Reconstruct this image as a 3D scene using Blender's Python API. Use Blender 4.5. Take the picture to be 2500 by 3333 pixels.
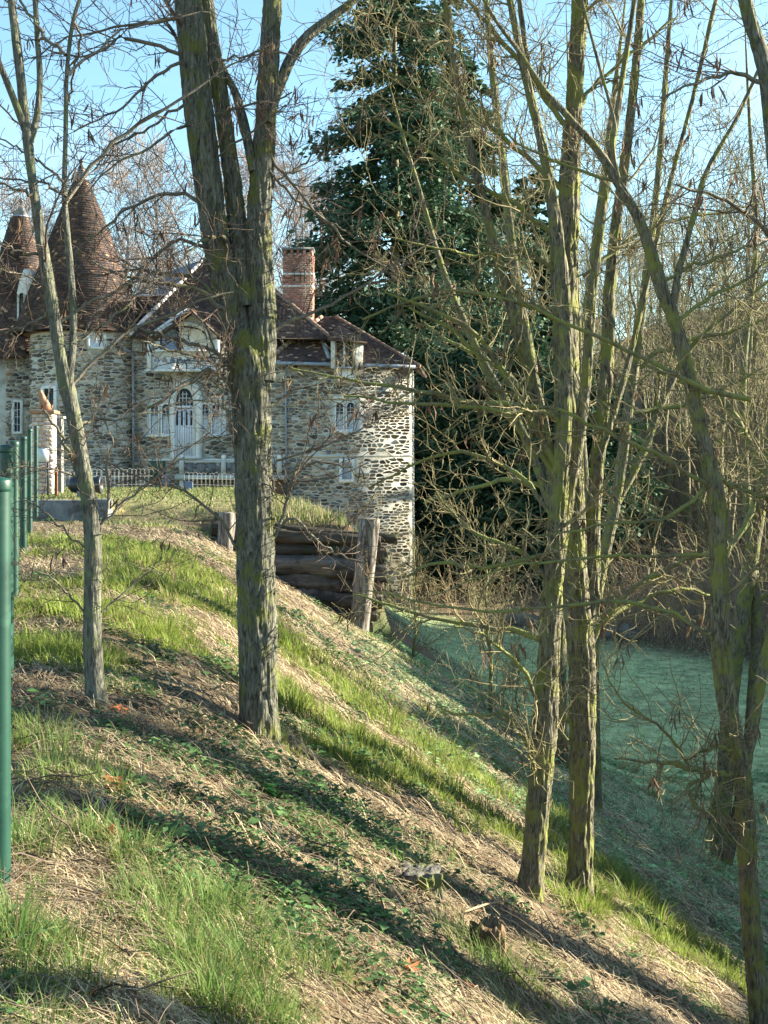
import bpy, math, random
import numpy as np
R_ = math.radians
for o in list(bpy.data.objects): bpy.data.objects.remove(o)
S = bpy.context.scene
COL = S.collection
rng = np.random.default_rng(7)
random.seed(7)

# ------------------------------------------------------------------ camera, sky, sun, exposure
F, CX, HY = 4341.0, 1250.0, 1507.0            # focal length and horizon of the photograph, in its pixels
cam = bpy.data.cameras.new('camera'); camo = bpy.data.objects.new('camera', cam); COL.objects.link(camo)
cam.sensor_fit = 'VERTICAL'; cam.sensor_height = 24.0; cam.sensor_width = 18.0
cam.lens = 24.0 * F / 3333.0
cam.shift_y = (HY - 3333 / 2) / 3333.0
cam.clip_start = 0.1; cam.clip_end = 3000
camo.location = (0, 0, 0); camo.rotation_euler = (R_(90), 0, 0)
S.camera = camo
SUN_AZ, SUN_EL = 15.0, 20.0                   # degrees behind straight right, and height
w = bpy.data.worlds.new('World'); S.world = w; w.use_nodes = True
nt = w.node_tree; nt.nodes.clear()
sky = nt.nodes.new('ShaderNodeTexSky'); sky.sky_type = 'NISHITA'; sky.sun_disc = False
sky.sun_elevation = R_(SUN_EL); sky.sun_rotation = R_(90 - SUN_AZ)
sky.air_density = 1.0; sky.dust_density = 0.6; sky.ozone_density = 1.6; sky.altitude = 100
bg = nt.nodes.new('ShaderNodeBackground'); bg.inputs[1].default_value = 0.074
out = nt.nodes.new('ShaderNodeOutputWorld')
tc = nt.nodes.new('ShaderNodeTexCoord'); mp = nt.nodes.new('ShaderNodeMapping'); mp.inputs['Scale'].default_value = (1.2, 1.2, 5.0)
cn = nt.nodes.new('ShaderNodeTexNoise'); cn.inputs['Scale'].default_value = 2.2; cn.inputs['Detail'].default_value = 5; cn.inputs['Roughness'].default_value = .5
cr = nt.nodes.new('ShaderNodeValToRGB'); cr.color_ramp.elements[0].position = .48; cr.color_ramp.elements[1].position = .8
cr.color_ramp.elements[1].color = (.5, .5, .5, 1)
mx = nt.nodes.new('ShaderNodeMix'); mx.data_type = 'RGBA'
mx.inputs[7].default_value = (3.6, 3.9, 4.3, 1)
L = nt.links.new
L(tc.outputs['Generated'], mp.inputs['Vector']); L(mp.outputs[0], cn.inputs['Vector']); L(cn.outputs[0], cr.inputs[0])
tn = nt.nodes.new('ShaderNodeMix'); tn.data_type = 'RGBA'; tn.blend_type = 'MULTIPLY'; tn.inputs[0].default_value = 1; tn.inputs[7].default_value = (.86, 1.02, .98, 1)
L(cr.outputs[0], mx.inputs[0]); L(sky.outputs[0], tn.inputs[6]); L(tn.outputs[2], mx.inputs[6]); L(mx.outputs[2], bg.inputs[0]); L(bg.outputs[0], out.inputs[0])
sl = bpy.data.lights.new('sun', 'SUN'); sl.energy = 4.9; sl.angle = R_(0.5); sl.color = (1.0, .91, .70)
so = bpy.data.objects.new('sun', sl); COL.objects.link(so)
so.rotation_euler = (R_(90 - SUN_EL), 0, R_(90 - SUN_AZ + 0)); so.location = (30, 10, 30)
from mathutils import Vector
sd = Vector((math.cos(R_(SUN_EL)) * math.cos(R_(SUN_AZ)), math.cos(R_(SUN_EL)) * math.sin(R_(SUN_AZ)), math.sin(R_(SUN_EL))))
so.rotation_euler = sd.to_track_quat('Z', 'Y').to_euler()
vs = S.view_settings
vs.view_transform = 'Standard'; vs.look = 'None'; vs.exposure = 2.25; vs.gamma = 1; vs.use_curve_mapping = False
S.render.engine = 'CYCLES'; S.cycles.samples = 128; S.cycles.max_bounces = 5; S.cycles.diffuse_bounces = 3
S.cycles.use_denoising = True
S.render.film_transparent = False

# ------------------------------------------------------------------ helpers
def P(u, v, Y):                               # photograph pixel at depth Y metres -> point of the place
    return np.array(((u - CX) / F * Y, Y, (HY - v) / F * Y))

def _h(i, j, k, s):
    n = (i * 73856093) ^ (j * 19349663) ^ (k * 83492791) ^ (s * 2654435)
    n = (n ^ (n >> 13)) * 1274126177
    n = n & 0x7fffffff
    n = (n ^ (n >> 16)) * 1103515245 & 0x7fffffff
    return (n & 0xffffff) / float(0xffffff)
def noise3(x, y, z, s=0):
    x, y, z = np.broadcast_arrays(np.asarray(x, float), np.asarray(y, float), np.asarray(z, float))
    i, j, k = np.floor(x).astype(np.int64), np.floor(y).astype(np.int64), np.floor(z).astype(np.int64)
    a, b, c = x - i, y - j, z - k
    a, b, c = a * a * (3 - 2 * a), b * b * (3 - 2 * b), c * c * (3 - 2 * c)
    r = 0
    for di, wa in ((0, 1 - a), (1, a)):
        for dj, wb in ((0, 1 - b), (1, b)):
            for dk, wc in ((0, 1 - c), (1, c)):
                r = r + wa * wb * wc * _h(i + di, j + dj, k + dk, s)
    return r
def fbm(x, y, z=0., s=0, o=3):
    r, a, t = 0, 1., 0
    for q in range(o):
        r = r + a * noise3(np.asarray(x) * 2**q, np.asarray(y) * 2**q, np.asarray(z) * 2**q, s + q); t += a; a *= .5
    return r / t
def sstep(t):
    t = np.clip(t, 0, 1); return t * t * (3 - 2 * t)

def np_mesh(name, V, loops, sizes, mat, col=None, smooth=False, matidx=None):
    me = bpy.data.meshes.new(name)
    V = np.asarray(V, np.float32); loops = np.asarray(loops, np.int32); sizes = np.asarray(sizes, np.int32)
    me.vertices.add(len(V)); me.vertices.foreach_set('co', V.ravel())
    me.loops.add(len(loops)); me.loops.foreach_set('vertex_index', loops)
    me.polygons.add(len(sizes))
    st = np.concatenate(([0], np.cumsum(sizes)[:-1])).astype(np.int32)
    me.polygons.foreach_set('loop_start', st); me.polygons.foreach_set('loop_total', sizes)
    if smooth: me.polygons.foreach_set('use_smooth', np.ones(len(sizes), bool))
    for m in (mat if isinstance(mat, (list, tuple)) else [mat]): me.materials.append(m)
    if matidx is not None: me.polygons.foreach_set('material_index', np.asarray(matidx, np.int32))
    if col is not None:
        at = me.color_attributes.new('col', 'FLOAT_COLOR', 'POINT')
        c = np.ones((len(V), 4), np.float32); c[:, :3] = col
        at.data.foreach_set('color', c.ravel())
    me.update(calc_edges=True); me.validate()
    return me
def link(name, me, parent=None, loc=None):
    o = bpy.data.objects.new(name, me); COL.objects.link(o)
    if parent is not None: o.parent = parent
    if loc is not None: o.location = loc
    return o
def thing(name, label, cat, loc=(0, 0, 0), group=None):
    o = bpy.data.objects.new(name, None); COL.objects.link(o); o.location = loc; o.empty_display_size = .2
    o['label'] = label; o['category'] = cat
    if group: o['group'] = group
    return o
def tag(o, label=None, cat=None, group=None, kind=None):
    if label: o['label'] = label
    if cat: o['category'] = cat
    if group: o['group'] = group
    if kind: o['kind'] = kind
    return o

class MB:                                      # a small mesh collector: faces of any size, a colour per added piece
    def __init__(s): s.v, s.f, s.c = [], [], []
    def add(s, vs, fs, col=None):
        n = len(s.v); s.v += [tuple(p) for p in vs]; s.f += [[i + n for i in f] for f in fs]
        s.c += [col if col is not None else (1, 1, 1)] * len(vs)
    def box(s, lo, hi, col=None, jit=0):
        (x0, y0, z0), (x1, y1, z1) = lo, hi
        vs = [(x0, y0, z0), (x1, y0, z0), (x1, y1, z0), (x0, y1, z0), (x0, y0, z1), (x1, y0, z1), (x1, y1, z1), (x0, y1, z1)]
        if jit: vs = [tuple(c + random.uniform(-jit, jit) for c in v) for v in vs]
        s.add(vs, [(0, 3, 2, 1), (4, 5, 6, 7), (0, 1, 5, 4), (1, 2, 6, 5), (2, 3, 7, 6), (3, 0, 4, 7)], col)
    def bar(s, a, b, wx, wy, col=None):         # a beam of rectangular section from a to b
        a, b = Vector(a), Vector(b); d = (b - a).normalized()
        up = Vector((0, 1, 0)) if abs(d.y) < .9 else Vector((0, 0, 1))
        sx = d.cross(up).normalized(); sy = sx.cross(d).normalized()
        vs = []
        for p in (a, b):
            for i, j in ((-1, -1), (1, -1), (1, 1), (-1, 1)): vs.append(p + sx * i * wx / 2 + sy * j * wy / 2)
        s.add(vs, [(0, 1, 2, 3), (7, 6, 5, 4), (0, 4, 5, 1), (1, 5, 6, 2), (2, 6, 7, 3), (3, 7, 4, 0)], col)
    def tube(s, pts, rad, k=8, cap=True, col=None, jit=0):
        pts = [Vector(p) for p in pts]; n = len(pts)
        rad = [rad] * n if not hasattr(rad, '__len__') else rad
        vs = []
        for i, p in enumerate(pts):
            d = (pts[min(i + 1, n - 1)] - pts[max(i - 1, 0)]).normalized()
            up = Vector((0, 0, 1)) if abs(d.z) < .9 else Vector((0, 1, 0))
            a = d.cross(up).normalized(); b = a.cross(d)
            for q in range(k):
                t = 2 * math.pi * q / k; rr = rad[i] * (1 + random.uniform(-jit, jit))
                vs.append(p + a * math.cos(t) * rr + b * math.sin(t) * rr)
        fs = [(i * k + q, i * k + (q + 1) % k, (i + 1) * k + (q + 1) % k, (i + 1) * k + q) for i in range(n - 1) for q in range(k)]
        if cap: fs += [tuple(range(k))[::-1], tuple(range((n - 1) * k, n * k))]
        s.add(vs, fs, col)
    def prism(s, poly, y0, y1, col=None):       # polygon of (x, z) extruded in y
        n = len(poly)
        vs = [(x, y0, z) for x, z in poly] + [(x, y1, z) for x, z in poly]
        s.add(vs, [tuple(range(n)), tuple(range(2 * n - 1, n - 1, -1))] + [(i, i + n, (i + 1) % n + n, (i + 1) % n) for i in range(n)], col)
    def lathe(s, prof, c=(0, 0, 0), k=24, axis='z', col=None, a0=0, a1=2 * math.pi):
        full = abs(a1 - a0 - 2 * math.pi) < 1e-6; m = k if full else k + 1
        vs = []
        for r, h in prof:
            for q in range(m):
                t = a0 + (a1 - a0) * q / k
                p = (r * math.cos(t), r * math.sin(t), h) if axis == 'z' else (h, r * math.cos(t), r * math.sin(t))
                vs.append((c[0] + p[0], c[1] + p[1], c[2] + p[2]))
        fs = [(i * m + q, i * m + (q + 1) % m, (i + 1) * m + (q + 1) % m, (i + 1) * m + q) for i in range(len(prof) - 1) for q in range(k)]
        s.add(vs, fs, col)
    def mesh(s, name, mat, smooth=False):
        loops = [i for f in s.f for i in f]; sizes = [len(f) for f in s.f]
        return np_mesh(name, s.v, loops, sizes, mat, np.array(s.c), smooth)
    def build(s, name, mat, parent=None, smooth=False, bevel=0):
        o = link(name, s.mesh(name, mat, smooth), parent)
        if bevel:
            b = o.modifiers.new('b', 'BEVEL'); b.width = bevel; b.segments = 2; b.limit_method = 'ANGLE'
        return o

# ------------------------------------------------------------------ materials
def mat(name, c1, c2=None, scale=8., rough=.85, bump=.0, bscale=None, stretch=(1, 1, 1), attr=False, c3=None, c3amt=.5, c3scale=3., spec=.3,
        metal=0., trans=0., detail=5, lo=.3, hi=.7, bdist=.02, c3lo=None, dist=0.):
    m = bpy.data.materials.new(name); m.use_nodes = True; t = m.node_tree; b = t.nodes['Principled BSDF']; N = t.nodes.new; L = t.links.new
    b.inputs['Roughness'].default_value = rough; b.inputs['Metallic'].default_value = metal
    b.inputs['Specular IOR Level'].default_value = spec
    tc = N('ShaderNodeTexCoord'); mp = N('ShaderNodeMapping'); mp.inputs['Scale'].default_value = stretch; L(tc.outputs['Object'], mp.inputs[0])
    n = N('ShaderNodeTexNoise'); n.inputs['Scale'].default_value = scale; n.inputs['Detail'].default_value = detail; n.inputs['Roughness'].default_value = .62; n.inputs['Distortion'].default_value = dist
    L(mp.outputs[0], n.inputs['Vector'])
    r = N('ShaderNodeValToRGB'); r.color_ramp.elements[0].position = lo; r.color_ramp.elements[1].position = hi
    r.color_ramp.elements[0].color = (*c1, 1); r.color_ramp.elements[1].color = (*(c2 or c1), 1)
    L(n.outputs[0], r.inputs[0]); c = r.outputs[0]
    if c3 is not None:
        n3 = N('ShaderNodeTexNoise'); n3.inputs['Scale'].default_value = c3scale; n3.inputs['Detail'].default_value = 6; n3.inputs['Roughness'].default_value = .65
        L(tc.outputs['Object'], n3.inputs['Vector'])
        r3 = N('ShaderNodeValToRGB'); q = .62 - .3 * c3amt if c3lo is None else c3lo
        r3.color_ramp.elements[0].position = q; r3.color_ramp.elements[1].position = q + .14; L(n3.outputs[0], r3.inputs[0])
        x = N('ShaderNodeMix'); x.data_type = 'RGBA'; L(r3.outputs[0], x.inputs[0]); L(c, x.inputs[6]); x.inputs[7].default_value = (*c3, 1); c = x.outputs[2]
    if attr:
        a = N('ShaderNodeAttribute'); a.attribute_name = 'col'
        x = N('ShaderNodeMix'); x.data_type = 'RGBA'; x.blend_type = 'MULTIPLY'; x.inputs[0].default_value = 1
        L(c, x.inputs[6]); L(a.outputs['Color'], x.inputs[7]); c = x.outputs[2]
    L(c, b.inputs['Base Color'])
    if bump:
        nb = N('ShaderNodeTexNoise'); nb.inputs['Scale'].default_value = bscale or scale * 3; nb.inputs['Detail'].default_value = 6; L(mp.outputs[0], nb.inputs['Vector'])
        bp = N('ShaderNodeBump'); bp.inputs['Strength'].default_value = bump; bp.inputs['Distance'].default_value = bdist
        L(nb.outputs[0], bp.inputs['Height']); L(bp.outputs[0], b.inputs['Normal'])
    if trans:
        tr = N('ShaderNodeBsdfTranslucent'); L(c, tr.inputs[0]); mxs = N('ShaderNodeMixShader'); mxs.inputs[0].default_value = trans
        L(b.outputs[0], mxs.inputs[1]); L(tr.outputs[0], mxs.inputs[2])
        L(mxs.outputs[0], t.nodes['Material Output'].inputs[0])
    return m
W1 = (1, 1, 1)
M = {}
M['soil'] = mat('soil', (.45, .4, .38), (1.5, 1.4, 1.2), scale=3, bump=.6, bscale=30, attr=True, rough=1)
M['blade'] = mat('grass_blade', W1, attr=True, rough=.6, trans=.45, spec=.25)
M['leaf'] = mat('leaf', W1, attr=True, rough=.6, trans=.3, spec=.3)
M['straw'] = mat('straw', W1, attr=True, rough=.8, trans=.15)
M['bark_grey'] = mat('bark_grey', (.045, .043, .036), (.19, .19, .15), scale=44, stretch=(1, 1, .2), bump=1.0, bscale=52, bdist=.03, detail=5, dist=1.4, lo=.36, hi=.64, c3=(.13, .15, .07), c3amt=0.4, c3scale=6)
M['bark_moss'] = mat('bark_moss', (.03, .03, .024), (.185, .185, .145), scale=44, stretch=(1, 1, .2), bump=1.0, bscale=52, bdist=.03, detail=5, dist=1.4, lo=.36, hi=.64, c3=(.12, .13, .03), c3amt=0.4, c3scale=6)
M['bark_right'] = mat('bark_right', (.04, .036, .026), (.22, .20, .135), scale=44, stretch=(1, 1, .2), bump=1.0, bscale=52, bdist=.03, detail=5, dist=1.4, lo=.36, hi=.64, c3=(.18, .19, .05), c3amt=0.52, c3scale=6)
M['limb_grey'] = mat('limb_grey', (.09, .08, .065), (.2, .18, .14), scale=25, bump=.4, bscale=90, c3=(.15, .17, .07), c3amt=.3, c3scale=5)
M['limb_moss'] = mat('limb_moss', (.07, .065, .04), (.22, .20, .12), scale=30, bump=.6, bscale=90, c3=(.20, .22, .065), c3amt=.7, c3scale=6)
M['twig'] = mat('twig', (.07, .05, .04), (.17, .125, .09), scale=12)
M['twig_right'] = mat('twig_right', (.12, .10, .05), (.31, .27, .14), scale=9)
M['pod'] = mat('seed_pod', (.07, .04, .028), (.2, .125, .08), scale=9, trans=.1)
M['far_bark'] = mat('far_bark', (.10, .085, .06), (.22, .19, .12), scale=5, stretch=(1, 1, .2), c3=(.16, .18, .05), c3amt=.4, c3scale=1.5)
M['far_twig'] = mat('far_twig', (.2, .165, .15), (.34, .29, .27), scale=3)
M['needle'] = mat('conifer_needles', W1, attr=True, rough=.7, trans=.12)
M['mortar'] = mat('lime_mortar', (.40, .385, .34), (.58, .565, .51), scale=2.2, bump=.1, bscale=40, c3=(.34, .31, .25), c3amt=.35, c3scale=.9)
M['stone'] = mat('rubble_stone', (.7, .7, .7), (1.2, 1.2, 1.2), scale=9, bump=.25, bscale=30, attr=True)
M['board'] = mat('roof_board', (.05, .036, .03), (.11, .075, .055), scale=9)
M['tile'] = mat('roof_tile', (.6, .6, .62), (1.25, 1.2, 1.2), scale=1.6, bump=.3, bscale=60, attr=True, c3=(.8, .85, .7), c3amt=.2, c3scale=1.2)
M['slate'] = mat('slate', (.12, .14, .17), (.2, .22, .25), scale=4)
M['white_stone'] = mat('dressed_stone', (.62, .63, .61), (.8, .8, .77), scale=5, bump=.3, bscale=40, c3=(.42, .42, .36), c3amt=.25, c3scale=2)
M['plaster'] = mat('plaster', (.52, .50, .45), (.74, .72, .66), scale=3, bump=.3, bscale=25, c3=(.38, .38, .36), c3amt=.25, c3scale=1.6)
M['white_paint'] = mat('white_paint', (.68, .70, .74), (.8, .81, .83), scale=6)
M['door_paint'] = mat('door_paint', (.62, .64, .7), (.78, .79, .83), scale=5, stretch=(1, 1, .2), c3=(.34, .19, .10), c3amt=.18, c3scale=2.6)
M['blue_paint'] = mat('blue_paint', (.16, .22, .32), (.24, .30, .40), scale=6)
M['barge'] = mat('bargeboard_paint', (.42, .50, .62), (.56, .63, .72), scale=8)
M['glass'] = mat('window_glass', (.02, .026, .034), (.06, .075, .09), scale=4, rough=.1, spec=.6)
M['curtain'] = mat('curtain', (.5, .55, .62), (.68, .72, .76), scale=8)
M['wood_brown'] = mat('brown_wood', (.15, .08, .045), (.28, .16, .09), scale=10, stretch=(1, 1, .2))
M['zinc'] = mat('zinc', (.2, .24, .3), (.34, .38, .44), scale=9, rough=.5, metal=.3)
M['brick'] = mat('brick', (.7, .7, .7), (1.2, 1.15, 1.15), scale=9, bump=.4, bscale=30, attr=True)
M['concrete'] = mat('concrete', (.10, .105, .11), (.24, .24, .235), scale=3, bump=.5, bscale=40, c3=(.07, .075, .07), c3amt=.4, c3scale=2.4)
M['green_metal'] = mat('green_metal', (.004, .04, .03), (.012, .066, .046), scale=7, rough=.42, bump=.12, bscale=260, bdist=.002, spec=.5, c3=(.02, .08, .055), c3amt=.25, c3scale=9)
M['old_wood'] = mat('weathered_wood', (.055, .045, .04), (.30, .27, .24), scale=22, dist=1., lo=.38, hi=.62, stretch=(1, 1, .1), bump=.9, bscale=22, c3=(.06, .05, .045), c3amt=.3, c3scale=2)
M['log'] = mat('log_wood', (.035, .03, .026), (.2, .175, .15), scale=7, stretch=(.1, 1, 1), bump=1, bscale=20, c3=(.035, .03, .028), c3amt=.5, c3scale=1.4)
M['dark_log'] = mat('dark_log', (.022, .02, .016), (.085, .07, .05), scale=6, stretch=(.15, 1, 1), bump=.9, bscale=24, c3=(.04, .045, .02), c3amt=.3, c3scale=2)
M['iron'] = mat('black_iron', (.012, .014, .022), (.03, .034, .045), scale=9, rough=.4, spec=.5)
M['rust'] = mat('rusty_iron', (.12, .05, .03), (.24, .11, .06), scale=14)
M['wire'] = mat('galvanised_wire', (.3, .31, .31), (.45, .45, .44), scale=9, rough=.5)
M['dark_wire'] = mat('dark_wire', (.05, .045, .04), (.1, .09, .08), scale=9)
M['terracotta'] = mat('terracotta', (.26, .14, .085), (.42, .25, .16), scale=9, bump=.4, bscale=30)
M['panel_white'] = mat('panel_white', (.5, .56, .62), (.62, .67, .70), scale=3, rough=.4)
M['stump'] = mat('rotten_wood', (.03, .02, .014), (.2, .135, .075), scale=14, stretch=(1, 1, .2), bump=1, bscale=40, c3=(.10, .11, .02), c3amt=.3, c3scale=5)
M['stump_grey'] = mat('grey_stump_wood', (.035, .032, .028), (.17, .16, .14), scale=14, stretch=(1, 1, .2), bump=1, bscale=40, c3=(.09, .11, .02), c3amt=.45, c3scale=5)
M['dead_leaf'] = mat('dead_leaf', (.2, .055, .022), (.42, .15, .06), scale=30, trans=.2)
M['rock'] = mat('rock', (.09, .085, .075), (.26, .25, .22), scale=4, bump=.7, bscale=14)
M['bin_green'] = mat('green_paint', (.02, .09, .06), (.035, .12, .085), scale=5)
M['bluegrey'] = mat('bluegrey_paint', (.10, .15, .24), (.16, .21, .30), scale=6)

# ------------------------------------------------------------------ the ground: slope, terrace, meadow and wooded hill in one sheet
def x_f(y): return -1.44 - .257 * (y - 5)
def gz(x, y, bumps=True):
    x, y = np.broadcast_arrays(np.asarray(x, float), np.asarray(y, float))
    yy = np.clip(y, 0, 64)
    dx = x - x_f(yy)
    zf = np.interp(yy, [0, 5, 8.3, 12.6, 17, 30, 64], [-1.62, -1.535, -1.38, -1.28, -1.2, -1.3, -1.5])
    c = np.clip(.85 + .13 * (yy - 9), .15, 7.6)
    k = .3
    z = zf - .6 * k * np.logaddexp(0, (dx - c) / k)
    d = (y - 62.7 + 1.43 * x) / 1.745
    hill = 18 * sstep(d / 75) * sstep((x - 2) / 32) + 5 * sstep((d - 10) / 60)
    zm = -6.9 + hill + .12 * (fbm(x / 3, y / 3, 0, 3) - .5)
    kk = .35
    z = kk * np.logaddexp(z / kk, zm / kk)
    # terrace in front of the chateau
    yfr = np.interp(x, [-100, -6.2, -6.0, -3.4, -3.2, 5], [30.15, 30.15, 29.2, 27.6, 26.95, 26.95])
    wd = np.interp(x, [-100, -6.2, -6.0, -3.4, -3.2, 5], [.12, .12, 2.4, 2.2, .12, .12])
    zt = np.interp(y, [26, 28, 32, 46, 56, 70, 200], [-1.3, -1.2, -.86, -.86, -1.35, -1.4, -1.4])
    xr = np.interp(y, [26, 27, 28, 31, 45, 60, 200], [-.6, -.7, -1.2, -2.2, -4.6, -6.2, -6.2])
    edge = 1 - sstep((x - xr) / np.interp(y, [26, 27, 28, 31, 45, 60], [1.0, 1.1, 1.4, 2.2, 4.2, 5.8]))
    ramp = sstep((y - yfr) / wd) * edge
    z = z + ramp * (np.maximum(zt, z) - z)
    if bumps:
        a = np.where(y < 31, 1, .3)
        z = z + a * (.10 * (fbm(x * 1.3, y * 1.3, 0, 11) - .5) + .05 * (fbm(x * 4.5, y * 4.5, 0, 17, 2) - .5))
    return z
def hit(u, v):
    Y = np.linspace(2, 120, 6000)
    z = (HY - v) / F * Y; g = gz((u - CX) / F * Y, Y, False)
    i = np.argmax(z <= g)
    return float(Y[i])
def gp(u, v):
    Y = hit(u, v); p = P(u, v, Y); p[2] = gz(p[0], p[1]); return p

def build_ground():
    xs = np.unique(np.concatenate((-np.geomspace(9, 420, 26), np.arange(-9, 9, .14), np.arange(9, 40, 1.), np.geomspace(40, 420, 18))))
    ys = np.unique(np.concatenate((np.array([-60, -20, -8, -3, -1.]), np.arange(0, 14, .12), np.arange(14, 26, .24), np.arange(26, 31.5, .1), np.arange(31.5, 66, .7), np.geomspace(66, 900, 36))))
    X, Yg = np.meshgrid(xs, ys); Z = gz(X, Yg)
    V = np.stack((X, Yg, Z), -1).reshape(-1, 3); n, m = X.shape
    i = np.arange(n - 1)[:, None] * m + np.arange(m - 1)[None]
    q = np.stack((i, i + 1, i + m + 1, i + m), -1).reshape(-1, 4)
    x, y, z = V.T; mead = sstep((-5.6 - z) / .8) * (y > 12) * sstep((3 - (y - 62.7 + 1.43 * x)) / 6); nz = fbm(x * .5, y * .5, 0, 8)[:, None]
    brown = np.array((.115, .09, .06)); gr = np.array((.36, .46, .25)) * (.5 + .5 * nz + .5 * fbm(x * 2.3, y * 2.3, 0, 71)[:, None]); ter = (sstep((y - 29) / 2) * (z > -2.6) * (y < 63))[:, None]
    lw_ = (sstep((y - 12) / 4) * sstep((-2.6 - z) / 1.0) * (y < 32))[:, None]; brown = brown * (1 - lw_) + np.array((.13, .19, .095)) * lw_
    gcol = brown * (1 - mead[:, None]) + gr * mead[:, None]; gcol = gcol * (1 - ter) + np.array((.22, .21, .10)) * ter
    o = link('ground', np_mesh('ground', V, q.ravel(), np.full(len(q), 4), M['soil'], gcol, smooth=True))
    tag(o, kind='structure')
build_ground()

# ------------------------------------------------------------------ the chateau
YF = 64.0
sc_ = YF / F
def Wp(u, v, d=0.): return np.array(((u - CX) * sc_, YF - d, (HY - v) * sc_))
CH = thing('chateau', 'rubble stone chateau with a round tower, conical tile roofs and a tall brick chimney', 'castle', (Wp(700, 1600)[0], 66, -1.4))
CHL = Vector(CH.location)
def part(mb, name, m, parent=None, smooth=False, bevel=0, kind=None, label=None):
    o = mb.build(name, m, None, smooth, bevel)
    o.parent = parent or CH
    # keep world coordinates while parented
    o.matrix_parent_inverse = (parent or CH).matrix_world.inverted() if False else o.matrix_parent_inverse
    base = Vector((0, 0, 0)); q = parent or CH
    while q is not None: base += Vector(q.location); q = q.parent
    o.location = -base
    if kind: o['kind'] = kind
    if label: o['label'] = label
    return o

PAL = [((.085, .072, .062), 14), ((.14, .115, .09), 18), ((.21, .165, .12), 20), ((.30, .23, .16), 16), ((.40, .345, .27), 22), ((.25, .16, .10), 8), ((.16, .165, .165), 12), ((.46, .42, .345), 14)]
_pc = [p for p, n in PAL for _ in range(n)]
TC, TR = np.array((Wp(262, 0)[0], YF + 1.5)), 2.72             # round tower centre and radius
def tower_pt(u, v, d=0.):
    x = (u - CX) * sc_; s = np.clip((x - TC[0]) / TR, -.999, .999); c = math.sqrt(1 - s * s)
    return np.array((TC[0] + (TR + d) * s, TC[1] - (TR + d) * c, (HY - v) * sc_))
def left_pt(u, v, d=0.): p = Wp(u, v, d); return np.array((p[0], p[1] + 3, p[2]))
def wing_pt(u, v, d=0.): return Wp(u, v, d + .45)
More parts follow.
